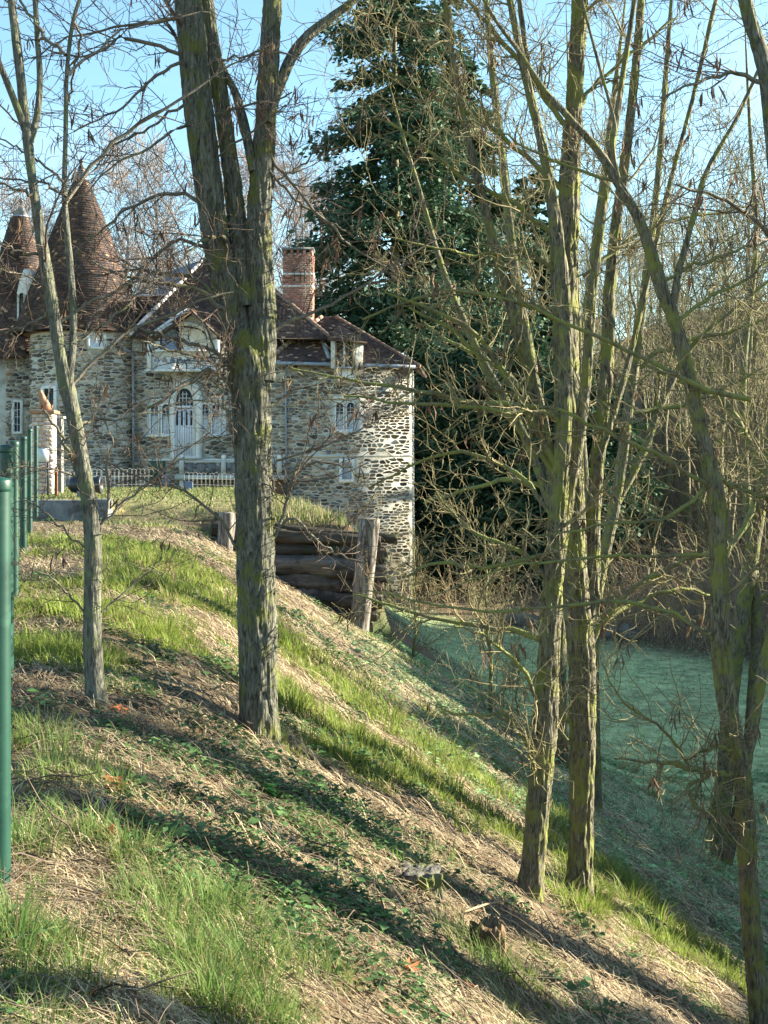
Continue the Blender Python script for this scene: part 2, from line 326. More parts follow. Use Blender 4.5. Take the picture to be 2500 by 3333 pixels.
# windows and doors keep the stones out: u0, v0, u1, v1
HOLES = [(479, 1294, 562, 1424), (556, 1234, 660, 1495), (648, 1294, 736, 1424), (485, 1085, 715, 1215), (483, 1498, 540, 1560), (298, 1090, 360, 1146), (148, 1255, 205, 1500),
         (1080, 1286, 1176, 1412), (1098, 1188, 1158, 1238), (1104, 1488, 1162, 1572), (0, 1285, 24, 1420), (886, 1479, 1343, 1489), (470, 1494, 940, 1500)]
def clip_half(poly, nx, ny, c):
    res = []; n = len(poly)
    for i in range(n):
        p, q = poly[i], poly[(i + 1) % n]; a, b = p[0] * nx + p[1] * ny - c, q[0] * nx + q[1] * ny - c
        if a <= 0: res.append(p)
        if (a < 0 < b) or (b < 0 < a):
            t = a / (a - b); res.append((p[0] + (q[0] - p[0]) * t, p[1] + (q[1] - p[1]) * t))
    return res
def lay_stones(u0, u1, v0, v1, fn, hmin=6, hmax=17, clip=None, seed=1):
    """rubble: cells of a squashed Voronoi pattern, shrunk by the mortar joints"""
    r = random.Random(seed); K = 2.5; sites = []; v = v0 - 8
    while v < v1 + 10:
        h = r.uniform(hmin, hmax) ; u = u0 - 20
        while u < u1 + 20:
            w_ = r.choice((r.uniform(8, 17), r.uniform(14, 28), r.uniform(24, 42))) * (.7 + h / 40)
            sites.append(((u + w_ / 2) / K, v + h / 2 + r.gauss(0, h * .27))); u += w_
        v += h
    A = np.array(sites); res = []
    for i, (sx, sy) in enumerate(sites):
        cu, cv = sx * K, sy
        if not (u0 - 4 < cu < u1 + 4 and v0 - 4 < cv < v1 + 4): continue
        if any(q[0] - 3 < cu < q[2] + 3 and q[1] - 3 < cv < q[3] + 3 for q in HOLES): continue
        if r.random() < .05: continue
        d = np.hypot(A[:, 0] - sx, A[:, 1] - sy); nb = np.argsort(d)[1:16]
        lim = 16; m = r.uniform(.5, 1.7)
        poly = [(max(sx - lim, (u0 + 1) / K), sy - lim), (min(sx + lim, (u1 - 1) / K), sy - lim), (min(sx + lim, (u1 - 1) / K), sy + lim), (max(sx - lim, (u0 + 1) / K), sy + lim)]
        for j in nb:
            nx, ny = A[j, 0] - sx, A[j, 1] - sy; L_ = math.hypot(nx, ny)
            if L_ < 1e-6: continue
            nx, ny = nx / L_, ny / L_; ms = m * math.hypot(nx / K, ny)
            poly = clip_half(poly, nx, ny, nx * sx + ny * sy + L_ / 2 - ms)
            if len(poly) < 3: break
        if len(poly) < 3: continue
        poly = [(x * K, y) for x, y in poly]
        # round the corners
        n = len(poly); rd = []
        for q in range(n):
            p, q2 = poly[q], poly[(q + 1) % n]
            if math.hypot(q2[0] - p[0], q2[1] - p[1]) < 2.2: rd.append(((p[0] + q2[0]) / 2, (p[1] + q2[1]) / 2)); continue
            a = r.uniform(.08, .3); b = r.uniform(.08, .3); rd += [(p[0] + (q2[0] - p[0]) * a, p[1] + (q2[1] - p[1]) * a), (q2[0] + (p[0] - q2[0]) * b, q2[1] + (p[1] - q2[1]) * b)]
        k = len(rd)
        if k < 4: continue
        us = [p[0] for p in rd]; vs_ = [p[1] for p in rd]; area = (max(us) - min(us)) * (max(vs_) - min(vs_))
        if max(vs_) > v1 + 6 or min(vs_) < v0 - 3 or area < 40: continue
        cu, cv = sum(us) / k, sum(vs_) / k; dd = r.uniform(.015, .06)
        V = [fn(p[0], p[1], -.02) for p in rd] + [fn(cu + (p[0] - cu) * .88, cv + (p[1] - cv) * .82, dd + r.uniform(-.01, .01)) for p in rd]
        fs = [tuple(range(k, 2 * k))[::-1]] + [(q, q + k, (q + 1) % k + k, (q + 1) % k) for q in range(k)]
        c = np.array(r.choice(_pc)) * r.uniform(.75, 1.3)
        res.append((area, V, fs, tuple(c)))
    return res
def wall_part(name, mb, stones, nown):
    o = part(mb, name, M['mortar'])
    stones.sort(key=lambda s: -s[0])
    for a, V, fs, c in stones[:nown]:
        b = MB(); b.add(V, fs, c); part(b, 'stone', M['stone'], o)
    b = MB()
    for a, V, fs, c in stones[nown:]: b.add(V, fs, c)
    if len(stones) > nown: part(b, 'small_stones', M['stone'], o, kind='stuff')
    return o
def wall_poly(mb, pts, fn, back):               # front wall polygon given in pixels, with a body going back
    f = [fn(u, v) for u, v in pts]; n = len(f)
    b = [(p[0] + (.0 if i else 0), p[1] + back, p[2]) for i, p in enumerate(f)]
    mb.add(f + b, [tuple(range(n))[::-1], tuple(range(n, 2 * n))] + [(i, (i + 1) % n, (i + 1) % n + n, i + n) for i in range(n)])
mb = MB(); wall_poly(mb, [(430, 1088), (900, 1092), (900, 1700), (430, 1700)], Wp, 8)
wall_part('main_wall', mb, lay_stones(432, 884, 1098, 1640, Wp, seed=3), 105)
mb = MB()
f = [wing_pt(880, 1178), wing_pt(1340, 1186), wing_pt(1345, 2040), wing_pt(880, 2040)]
b = [(p[0] + (.27 if i in (1, 2) else 0), p[1] + 8, p[2]) for i, p in enumerate(f)]
mb.add([tuple(p) for p in f] + b, [(3, 2, 1, 0), (4, 5, 6, 7), (0, 1, 5, 4), (1, 2, 6, 5), (2, 3, 7, 6), (3, 0, 4, 7)])
wall_part('wing_wall', mb, lay_stones(882, 1334, 1192, 2020, wing_pt, hmin=5.5, hmax=15, seed=5), 120)
mb = MB(); z0, z1 = (HY - 1700) * sc_, (HY - 1085) * sc_
mb.lathe([(TR, z0), (TR, z1)], (TC[0], TC[1], 0), 48)
wall_part('tower_wall', mb, lay_stones(84, 440, 1094, 1640, tower_pt, seed=8), 65)
mb = MB(); wall_poly(mb, [(-160, 1150), (82, 1150), (82, 1640), (-160, 1640)], left_pt, 5)
wall_part('left_wall', mb, lay_stones(-40, 78, 1158, 1600, left_pt, seed=9), 10)
# lit quoins along the right corner and the string course
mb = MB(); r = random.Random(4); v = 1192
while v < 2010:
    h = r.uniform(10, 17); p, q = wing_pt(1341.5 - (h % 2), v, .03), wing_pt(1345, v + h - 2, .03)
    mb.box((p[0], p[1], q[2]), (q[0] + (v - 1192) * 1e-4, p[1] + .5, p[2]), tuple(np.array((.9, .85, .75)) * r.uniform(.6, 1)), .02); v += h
part(mb, 'quoins', M['mortar'], kind='stuff')
mb = MB(); p, q = wing_pt(884, 1481, .07), wing_pt(1343, 1488.5, .07); mb.box((p[0], p[1], q[2]), (q[0], p[1] + .1, p[2])); part(mb, 'string_course', M['mortar'])
p, q = Wp(466, 1494, .08), Wp(884, 1500, .08); mb = MB(); mb.box((p[0], p[1], q[2]), (q[0], p[1] + .1, p[2])); part(mb, 'ledge', M['white_stone'])

# ---- roofs: every tile its own slab
TILEC = [(.066, .046, .042), (.088, .055, .047), (.058, .044, .044), (.11, .067, .052), (.05, .044, .048), (.083, .062, .056)]
def tile_plane(mb, e0, e1, t1, t0, course=.115, wid=.18, seed=1, lift=.03, light=0.):
    """tiles on the quad e0-e1 (eave) to t0-t1 (top)"""
    r = random.Random(seed); e0, e1, t0, t1 = (Vector(p) for p in (e0, e1, t0, t1))
    nrm = (e1 - e0).cross((t0 + t1) / 2 - (e0 + e1) / 2).normalized()
    if nrm.z < 0: nrm = -nrm
    Ls = ((t0 + t1) / 2 - (e0 + e1) / 2).length; n = max(2, int(Ls / course))
    for i in range(n):
        a, b = i / n, min(1, (i + 1.35) / n)
        A0, A1, B0, B1 = e0.lerp(t0, a), e1.lerp(t1, a), e0.lerp(t0, b), e1.lerp(t1, b)
        wl = (A1 - A0).length; m = max(1, int(wl / wid)); off = .5 * (i % 2)
        patch = 1
        for j in range(m + 1):
            s0, s1 = max(0, (j - off) / m), min(1, (j + 1 - off) / m)
            if s1 - s0 < .15 / m: continue
            g = .012 * r.random(); lf = lift * r.uniform(.6, 1.5)
            p0 = A0.lerp(A1, s0 + .04 / m) + nrm * lf - (B0 - A0).normalized() * g; p1 = A0.lerp(A1, s1 - .04 / m) + nrm * lf * r.uniform(.8, 1.2) - (B0 - A0).normalized() * g
            q0 = B0.lerp(B1, s0) + nrm * .006; q1 = B0.lerp(B1, s1) + nrm * .006
            cc = np.array(TILEC[int(r.random() ** 1.2 * 6)]) * r.uniform(.7, 1.25) * (1 + .5 * (fbm(p0.x * .8, p0.z * .8, 0, 5, 2) - .5))
            if r.random() < .05 + light: cc = np.array((.36, .26, .18)) * r.uniform(.7, 1.2)
            mb.add([p0, p1, q1, q0, p0 - nrm * lf, p1 - nrm * lf], [(0, 1, 2, 3), (4, 5, 1, 0)], tuple(cc))
def roof(name, quads, seed, light=0., thick=True):
    """a roof plane of boards with tiles on it"""
    mb = MB()
    for e0, e1, t1, t0 in quads:
        e0, e1, t0, t1 = (Vector(p) for p in (e0, e1, t0, t1)); n = (e1 - e0).cross((t0 + t1) / 2 - (e0 + e1) / 2).normalized()
        if n.z < 0: n = -n
        vs = [e0, e1, t1, t0] + [p - n * .1 for p in (e0, e1, t1, t0)]
        mb.add(vs, [(0, 1, 2, 3), (7, 6, 5, 4), (0, 4, 5, 1), (1, 5, 6, 2), (2, 6, 7, 3), (3, 7, 4, 0)])
    o = part(mb, name, M['board'])
    tb = MB()
    for i, q in enumerate(quads): tile_plane(tb, *q, seed=seed + i, light=light)
    part(tb, 'roof_tiles', M['tile'], o, kind='stuff')
    return o
def ridge(o, a, b, r=.11, n=None, c=(.3, .2, .15)):
    a, b = Vector(a), Vector(b); Ln = (b - a).length; n = n or max(2, int(Ln / .34))
    for i in range(n):
        mb = MB(); p, q = a.lerp(b, i / n), a.lerp(b, (i + .93) / n)
        mb.tube([p, q], [r * 1.12, r * .9], 8, True, tuple(np.array(c) * random.uniform(.7, 1.3)))
        part(mb, 'ridge_tile', M['tile'], o)
E1, E2, R1, R2 = P(420, 1094, 63.5), P(1080, 1102, 63.5), P(662, 847, 68), P(776, 847, 68)
Eb2, Eb1 = np.array((E2[0], 73, E2[2])), np.array((E1[0], 73, E1[2]))
ro = roof('main_roof', [(E1, E2, R2, R1), (E2, Eb2, R2, R2), (Eb1, E1, R1, R1)], 11)
ridge(ro, E1 + (0, -.05, .05), R1, .10, None, (.62, .56, .54)); ridge(ro, R1, R2); ridge(ro, E2, R2)
a0, a1, b1, b0 = P(424, 1090, 64.4), P(560, 1090, 64.4), P(560, 962, 67.5), P(424, 962, 67.5)
rc = roof('link_roof', [(a0, a1, b1, b0)], 21)
mb = MB(); mb.bar(b0, b1, .12, .12); part(mb, 'ridge_flashing', M['white_paint'], rc)
mb = MB(); mb.add([P(500, 962, 74), P(548, 884, 74), P(655, 846, 75), P(700, 846, 75), P(700, 962, 74), P(500, 962, 78), P(548, 884, 78), P(655, 846, 78), P(700, 846, 78), P(700, 962, 78)],
                  [(0, 1, 2, 3, 4), (9, 8, 7, 6, 5), (0, 5, 6, 1), (1, 6, 7, 2), (2, 7, 8, 3)]); part(mb, 'slate_roof', M['slate'])
w0, w1, wa, wb = P(872, 1176, 63.1), P(1366, 1192, 63.1), P(1048, 1031, 66.5), P(1092, 1031, 66.5)
wk1, wk0 = np.array((w1[0] + .6, 71, w1[2])), np.array((w0[0], 70, w0[2]))
rw = roof('wing_roof', [(w0, w1, wb, wa), (w1, wk1, wb, wb), (wk0, w0, wa, wa)], 31, .03)
ridge(rw, w1, wb, .1, None, (.2, .13, .1)); ridge(rw, w0 + (.0, 0, .1), wa, .12, None, (.42, .3, .22))
mb = MB(); 
for g0, g1 in ((P(890, 1181, 62.95), P(1078, 1186, 62.95)), (P(1186, 1189, 62.95), P(1352, 1194, 62.95))):
    mb = MB(); mb.tube([g0, g1], .085, 10); part(mb, 'gutter', M['zinc'])
# cones
def cone(name, cu, prof, Yc, seed, colmul=1., kk=40):
    pr = [(r_ / F * Yc, (HY - v) / F * Yc) for r_, v in prof]; cx = (cu - CX) / F * Yc
    mb = MB(); mb.lathe(pr, (cx, Yc, 0), kk); o = part(mb, name, M['board'])
    tb = MB(); rr = random.Random(seed)
    for i in range(len(pr) - 1):                       # bottom to top
        (ra, za), (rb, zb) = pr[i], pr[i + 1]; Ls = math.hypot(ra - rb, zb - za); n = max(1, int(round(Ls / .125)))
        for j in range(n):
            a, b = j / n, (j + 1.3) / n; r0, r1 = ra + (rb - ra) * a + .035, ra + (rb - ra) * min(b, 1) + .008
            z0_, z1_ = za + (zb - za) * a, za + (zb - za) * min(b, 1); m = max(6, int(2 * math.pi * r0 / .19)); o_ = rr.random()
            for q in range(m):
                t0, t1 = 2 * math.pi * (q + o_) / m, 2 * math.pi * (q + .95 + o_) / m
                tm = (t0 + t1) / 2
                if math.sin(tm) > .35: continue                 # the far side has plain boards
                rj = r0 + rr.uniform(-.012, .018); zj = rr.uniform(-.012, .012)
                def pt(r, t, z): return (cx + r * math.cos(t), Yc + r * math.sin(t), z)
                cc = np.array(TILEC[int(rr.random() ** 1.1 * 6)]) * rr.uniform(.7, 1.3) * colmul * (1 + .9 * (float(fbm(cx + r0 * math.cos(tm) * 1.1, z0_ * 1.1, 0, seed, 2)) - .5))
                if rr.random() < .03: cc = np.array((.33, .22, .14))
                tb.add([pt(rj, t0, z0_ + zj), pt(rj, t1, z0_ + zj), pt(r1, t1, z1_), pt(r1, t0, z1_), pt(rj - .035, t0, z0_ + zj), pt(rj - .035, t1, z0_ + zj)], [(0, 1, 2, 3), (4, 5, 1, 0)], tuple(cc))
    part(tb, 'roof_tiles', M['tile'], o, kind='stuff')
    return o, cx
CP = [(3, 532), (13, 566), (34, 614), (47, 645), (70, 702), (96, 770), (120, 838), (140, 896), (166, 955), (190, 1025), (214, 1092)]
co, cx1 = cone('tower_roof', 264, CP[::-1], YF + 1.5, 41)
def finial(u, v0, v1, Yc, o, rcap, vcap):
    mb = MB(); z = lambda v: (HY - v) / F * Yc; cx = (u - CX) / F * Yc
    mb.lathe([(.09, z(v1 + 6)), (.05, z(v1)), (.05, z(v1 - 8)), (.16, z(v1 - 13)), (.05, z(v1 - 19)), (.025, z(v1 - 24)), (.004, z(v0))], (cx, Yc, 0), 10)
    part(mb, 'finial', M['iron'], o, True)
    mb = MB(); n = 6; pr = []
    for i in range(n):
        a, b = i / n, (i + 1) / n; ra = rcap * (1 - a) ** 1.05 / F * Yc + .04; pr += [(ra + .03, z(vcap + (v1 - vcap) * a)), (rcap * (1 - b) / F * Yc + .04, z(vcap + (v1 - vcap) * b))]
    mb.lathe(pr, (cx, Yc, 0), 24); part(mb, 'lead_cap', M['zinc'], o)
finial(264, 503, 538, YF + 1.5, co, 21, 588)
LP = [(26, 706), (58, 812), (74, 880), (84, 960), (96, 1060), (112, 1160)]
lo, cx2 = cone('left_tower_roof', 64, LP[::-1], YF + 5.5, 43)
finial(68, 632, 668, YF + 5.5, lo, 25, 708)
# left roof body (steep tiles below the left cone)
lr = roof('left_roof', [(P(-200, 1162, 66.2), P(84, 1162, 66.2), P(70, 860, 69.5), P(-200, 860, 69.5))], 51)
# tower eave underside and eave brackets
mb = MB(); mb.lathe([(TR - .02, z1 - .02), (TR + .34, z1 - .0)], (TC[0], TC[1], 0), 40); part(mb, 'eave_board', M['wood_brown'])
# white dormer between the cones
dm = MB(); Yd = YF + 1.0
pl = [(70, 1072), (140, 1072), (137, 960), (126, 920), (112, 884), (92, 884), (80, 910), (70, 960)]
q = [P(u, v, Yd + .6) for u, v in pl]; dm.prism([(p[0], p[2]) for p in q], Yd - .2, Yd + 2.4); dmo = part(dm, 'plaster_dormer', M['plaster'])
def arch_poly(u0, u1, vt, vb, n=8, pointed=0.):
    c, r_ = (u0 + u1) / 2, (u1 - u0) / 2; res = [(u0, vb), (u1, vb)]
    for i in range(n + 1):
        t = math.pi * i / n
        res.append((c + r_ * math.cos(t), vt + r_ - r_ * math.sin(t) * (1 + pointed * math.sin(t) ** 3)))
    return res
def flat(poly, fn, d0, d1, name, m, parent=None, label=None):   # polygon in pixels, from depth d0 to d1 out of the wall
    mb = MB(); n = len(poly); a = [fn(u, v, d0) for u, v in poly]; b = [fn(u, v, d1) for u, v in poly]
    mb.add(a + b, [tuple(range(n)), tuple(range(n, 2 * n))[::-1]] + [(i, (i + 1) % n, (i + 1) % n + n, i + n) for i in range(n)])
    return part(mb, name, m, parent, label=label)
def dorm_pt(u, v, d=0.): p = P(u, v, Yd + .6); return np.array((p[0], Yd - .2 - d, p[2]))
flat(arch_poly(78, 91, 960, 1062), dorm_pt, .0, .03, 'arched_pane', M['glass'], dmo)
flat([(74, 1062), (95, 1062), (95, 1068), (74, 1068)], dorm_pt, 0, .1, 'sill', M['white_stone'], dmo)
for u0 in (72, 91): flat([(u0, 965), (u0 + 4, 965), (u0 + 4, 1062), (u0, 1062)], dorm_pt, 0, .06, 'jamb', M['white_stone'], dmo)

# ---- windows
def bars(fn, u0, v0, u1, v1, nu, nv, d, t=1.6, name='glazing_bars', m='white_paint', parent=None):
    mb = MB()
    def rect(a, b, c, e):
        p, q = fn(a, b, d), fn(c, e, d); mb.box((p[0], p[1], q[2]), (q[0], p[1] + .03, p[2]))
    for i in range(1, nu): x = u0 + (u1 - u0) * i / nu; rect(x - t / 2, v0, x + t / 2, v1)
    for j in range(1, nv):
        y = v0 + (v1 - v0) * j / nv
        p, q = fn(u0, y - t / 2, d), fn(u1, y + t / 2, d); mb.box((p[0], p[1] - .004, q[2]), (q[0], p[1] + .026, p[2]))
    part(mb, name, M[m], parent)
def ring(outer, inner, fn, d0, d1, name, m, parent=None):       # a surround: same vertex count outside and inside
    mb = MB(); n = len(outer)
    V = [fn(u, v, d1) for u, v in outer] + [fn(u, v, d1) for u, v in inner] + [fn(u, v, d0) for u, v in outer] + [fn(u, v, d0) for u, v in inner]
    fs = []
    for i in range(n):
        j = (i + 1) % n; fs += [(i, j, j + n, i + n), (i, i + 2 * n, j + 2 * n, j), (i + n, j + n, j + 3 * n, i + 3 * n)]
    mb.add(V, fs); return part(mb, name, m, parent)
def Wg(u, v, d=0.): return Wp(u, v, d + .6)
def twin_window(fn, lights, top, bot, U0, U1, V0, V1, sill=True):
    o = flat([(U0, V1), (U1, V1), (U1, V0 + 9), (U1 - 10, V0), (U0 + 10, V0), (U0, V0 + 9)], fn, .0, .03, 'window', M['white_stone'])
    for u0, u1 in lights:
        A = arch_poly(u0, u1, top, bot); B = arch_poly(u0 - 5, u1 + 5, top - 5, bot + 4)
        ring(B, A, fn, .03, .15, 'window_frame', M['white_stone'], o)
        flat(A, fn, .03, .045, 'pane', M['glass'], o)
        flat([(u0 + 2, bot - 1), (u1 - 2, bot - 1), (u1 - 2, top + 36), (u0 + 2, top + 36)], fn, .045, .05, 'curtain', M['curtain'], o)
        bars(fn, u0, top + 6, u1, bot, 2, 7, .09, 1.5, parent=o)
    mb = MB(); p, q = fn(U0 + 2, V0 + 1, .2), fn(U1 - 2, V0 + 7, .2); mb.box((p[0], p[1], q[2]), (q[0], p[1] + .17, p[2])); part(mb, 'hood_mould', M['white_stone'], o)
    if sill:
        mb = MB(); p, q = fn(U0 - 3, bot + 4, .2), fn(U1 + 3, bot + 11, .2); mb.box((p[0], p[1], q[2]), (q[0], p[1] + .17, p[2])); part(mb, 'sill', M['white_stone'], o)
    return o
twin_window(Wp, [(492, 516), (529, 553)], 1316, 1412, 479, 562, 1297, 1424)
twin_window(Wp, [(656, 680), (692, 715)], 1316, 1412, 648, 736, 1297, 1424)
wo = twin_window(wing_pt, [(1096, 1118), (1131, 1153)], 1312, 1398, 1083, 1172, 1292, 1412)
mb = MB(); c = wing_pt(1127, 1404, .3); mb.lathe([(.03, -.2), (.12, -.16), (.17, -.02), (.16, .0), (.1, -.04), (.001, -.06)], c, 14)
tag(mb.build('flower_bowl', M['plaster'], None, True), 'small white bowl standing on the sill of the twin window', 'bowl')
# pointed door
N_ = 10
def ogive(u0, u1, va, vs, vb, n=N_):
    c, r_ = (u0 + u1) / 2, (u1 - u0) / 2; res = [(u0, vb), (u1, vb)]
    for i in range(n + 1):
        t = i / n
        res.append((u1 - (u1 - c) * (1 - math.cos(t * math.pi / 2)) ** 1.0 if False else u1 - r_ * (t ** 1.9), vs - (vs - va) * math.sin(t * math.pi / 2) ** .9))
    for i in range(n - 1, -1, -1):
        t = i / n; res.append((u0 + r_ * (t ** 1.9), vs - (vs - va) * math.sin(t * math.pi / 2) ** .9))
    return res
dr = flat([(557, 1494), (652, 1494), (652, 1300), (557, 1300)], Wp, 0, .03, 'arched_doorway', M['white_stone'])
ring(ogive(556, 660, 1236, 1316, 1494), ogive(571, 640, 1258, 1321, 1486), Wp, .03, .26, 'door_surround', M['white_stone'], dr)
ring(ogive(569, 642, 1255, 1321, 1486), ogive(573, 631, 1265, 1321, 1484), Wp, .03, .2, 'inner_moulding', M['plaster'], dr)
flat(ogive(572, 632, 1264, 1320, 1322)[2:], Wp, .03, .06, 'fanlight', M['glass'], dr)
for i in range(5):                                           # fanlight bars
    u = 573 + 58 * (i + .5) / 5 + 5.8 if i < 4 else None
    if u is None: break
    t = abs(u - 602) / 29; vtop = 1266 + 55 * t ** 1.1
    mb = MB(); p, q = Wp(u - .9, vtop, .1), Wp(u + .9, 1321, .1); mb.box((p[0], p[1], q[2]), (q[0], p[1] + .03, p[2])); part(mb, 'glazing_bar', M['white_paint'], dr)
for v in (1283, 1296, 1309):
    hw = 29 * (1 - ((1321 - v) / 55.) ** 1.3); mb = MB(); p, q = Wp(602 - hw, v - .9, .104), Wp(602 + hw, v + .9, .104); mb.box((p[0], p[1], q[2]), (q[0], p[1] + .03, p[2])); part(mb, 'glazing_bar', M['white_paint'], dr)
mb = MB(); p, q = Wp(570, 1321, .16), Wp(636, 1328, .16); mb.box((p[0], p[1], q[2]), (q[0], p[1] + .14, p[2])); part(mb, 'transom', M['white_paint'], dr)
do = flat([(571, 1485), (633, 1485), (633, 1328), (571, 1328)], Wp, .03, .07, 'door', M['wood_brown'], dr)
for i in range(8):
    mb = MB(); a = 572 + i * 7.6; p, q = Wp(a, 1330, .11 + .012 * (i % 2)), Wp(a + 6.6, 1484, .11 + .012 * (i % 2)); mb.box((p[0], p[1], q[2]), (q[0], p[1] + .05, p[2])); part(mb, 'plank', M['door_paint'], dr)
for i in range(4):
    mb = MB(); a = 575 + i * 15.2; p, q = Wp(a, 1337, .135), Wp(a + 6.5, 1384, .135); mb.box((p[0], p[1], q[2]), (q[0], p[1] + .02, p[2])); part(mb, 'grille', M['iron'], dr)
# gable dormer over the door
ga, gl, gr = (622, 1014), (503, 1098), (708, 1090)
go = flat([(512, 1210), (712, 1210), (712, 1092), (622, 1024), (512, 1092)], Wg, -.9, .12, 'gable_wall', M['plaster'])
def archw(u0, u1, vt, vs, vb, n=12):
    c, r_ = (u0 + u1) / 2, (u1 - u0) / 2; return [(u0, vb), (u1, vb)] + [(c + r_ * math.cos(math.pi * i / n), vs - (vs - vt) * math.sin(math.pi * i / n)) for i in range(n + 1)]
ring(archw(520, 690, 1052, 1098, 1150), archw(530, 682, 1066, 1102, 1150), Wg, .12, .26, 'arch_frame', M['plaster'], go)
flat(archw(530, 682, 1066, 1102, 1150), Wg, .12, .135, 'opening', M['iron'], go)
flat(archw(535, 592, 1076, 1095, 1150), Wg, .135, .19, 'shutter', M['blue_paint'], go, 'blue boarded shutter closed over the left half')
flat([(598, 1150), (680, 1150), (680, 1100), (655, 1078), (598, 1070)], Wg, .135, .17, 'infill_panel', M['plaster'], go)
mb = MB(); p, q = Wg(591.5, 1070, .24), Wg(596.5, 1150, .24); mb.box((p[0], p[1], q[2]), (q[0], p[1] + .1, p[2])); part(mb, 'post', M['white_paint'], go)
for a, b in ((gl, ga), (ga, gr)):
    mb = MB(); A, B = Wg(*a, .62), Wg(*b, .62); mb.bar(A, B, .12, .05); part(mb, 'bargeboard', M['barge'], go)
G0, G1, G2 = P(498, 1100, 62.7), P(622, 1010, 62.7), P(714, 1092, 62.7); bk = (0, 3.4, 0)
roof('gable_roof', [(G0, G0 + bk, G1 + bk, G1), (G2 + bk, G2, G1, G1 + bk)], 61)
ridge(CH, G1 + (0, -.05, .03), G1 + bk, .1)
# parapet under the gable: trefoil blue and white panel
pp = flat([(506, 1206), (716, 1206), (716, 1146), (506, 1146)], Wg, -.65, .2, 'parapet', M['plaster'])
for i in range(8):
    u = 520 + i * 25
    mb = MB()
    for du, dv in ((-4.5, 2), (4.5, 2), (0, -5)):
        c = Wg(u + du, 1176 + dv, .205); ci = [(c[0] + .075 * math.cos(t * math.pi / 4), c[1] - .004 * (du > 0) - .002 * (dv < 0), c[2] + .075 * math.sin(t * math.pi / 4)) for t in range(8)]
        mb.add(ci + [(x, y + .03, z) for x, y, z in ci], [tuple(range(8)), ] + [(k_, (k_ + 1) % 8, (k_ + 1) % 8 + 8, k_ + 8) for k_ in range(8)])
    part(mb, 'trefoil', M['blue_paint'], pp)
for u in (488, 708):
    mb = MB(); p, q = Wg(u, 1112, .24), Wg(u + 14, 1210, .24); mb.box((p[0], p[1], q[2]), (q[0], p[1] + .2, p[2])); part(mb, 'jamb', M['white_stone'], pp)
mb = MB(); p, q = Wg(482, 1206, .3), Wg(724, 1213, .3); mb.box((p[0], p[1], q[2]), (q[0], p[1] + .28, p[2])); part(mb, 'sill', M['white_stone'], pp)
mb = MB(); p, q = Wg(506, 1143, .27), Wg(716, 1149, .27); mb.box((p[0], p[1], q[2]), (q[0], p[1] + .2, p[2])); part(mb, 'rail', M['white_stone'], pp)
# tower window, tall lower window, left window
def small_window(fn, u0, v0, u1, v1, fr=7, nu=2, nv=2, glass='glass', label=None):
    o = flat([(u0 - fr, v1 + fr), (u1 + fr, v1 + fr), (u1 + fr, v0 - fr), (u0 - fr, v0 - fr)], fn, -.05, .02, 'window', M['white_stone'], label=label)
    ring([(u0 - fr, v1 + fr), (u1 + fr, v1 + fr), (u1 + fr, v0 - fr), (u0 - fr, v0 - fr)], [(u0, v1), (u1, v1), (u1, v0), (u0, v0)], fn, .02, .12, 'window_frame', M['white_stone'], o)
    flat([(u0, v1), (u1, v1), (u1, v0), (u0, v0)], fn, .02, .04, 'pane', M[glass], o)
    bars(fn, u0, v0, u1, v1, nu, nv, .08, 1.6, parent=o); return o
small_window(tower_pt, 309, 1097, 349, 1136, 7, 2, 1, 'curtain')
small_window(tower_pt, 160, 1268, 196, 1480, 9, 2, 5, 'glass')
small_window(left_pt, -8, 1300, 12, 1400, 9, 2, 4)
so_ = small_window(wing_pt, 1115, 1503, 1146, 1560, 10, 2, 2, 'curtain')
mb = MB()
for i in range(5):
    a = wing_pt(1118 + i * 6.2, 1505, .11); b_ = wing_pt(1118 + i * 6.2, 1559, .11); mb.tube([a, b_], .014, 5)
part(mb, 'window_grille', M['bluegrey'], so_)
# wing dormer
dz = MB(); Yw = YF - .55
q = [wing_pt(u, v, .68) for u, v in ((1080, 1204), (1182, 1204), (1182, 1112), (1080, 1112))]; dz.prism([(p[0], p[2]) for p in q], q[0][1], q[0][1] + 3.0)
wd_ = part(dz, 'dormer', M['plaster'])
def wd_pt(u, v, d=0.): return wing_pt(u, v, d + .68)
flat([(1096, 1200), (1151, 1200), (1151, 1114), (1096, 1114)], wd_pt, .0, .02, 'pane', M['glass'], wd_)
for a, b in ((1094, 1099.5), (1119.5, 1126), (1147, 1153)):
    mb = MB(); p, q = wd_pt(a, 1112, .09), wd_pt(b, 1202, .09); mb.box((p[0], p[1], q[2]), (q[0], p[1] + .08, p[2])); part(mb, 'casement', M['wood_brown'] if a != 1119.5 else M['plaster'], wd_)
bars(wd_pt, 1099, 1114, 1120, 1200, 2, 5, .05, 1.3, m='wood_brown', parent=wd_); bars(wd_pt, 1126, 1114, 1147, 1200, 2, 5, .05, 1.3, m='wood_brown', parent=wd_)
mb = MB(); p, q = wd_pt(1090, 1200, .2), wd_pt(1157, 1206, .2); mb.box((p[0], p[1], q[2]), (q[0], p[1] + .2, p[2])); part(mb, 'sill', M['zinc'], wd_)
flat([(1098, 1240), (1157, 1240), (1157, 1206), (1098, 1206)], wing_pt, 0, .66, 'apron_stone', M['white_stone'], wd_)
D0, D1, D2, D3 = P(1066, 1102, 62.5), P(1196, 1112, 62.5), P(1112, 1062, 64.9), P(1098, 1062, 64.9)
roof('dormer_roof', [(D0, D1, D2, D3), (D1, np.array((D1[0] - .3, 66.5, D1[2] + .1)), D2, D2), (np.array((D0[0], 66.5, D0[2])), D0, D3, D3)], 71, .06)
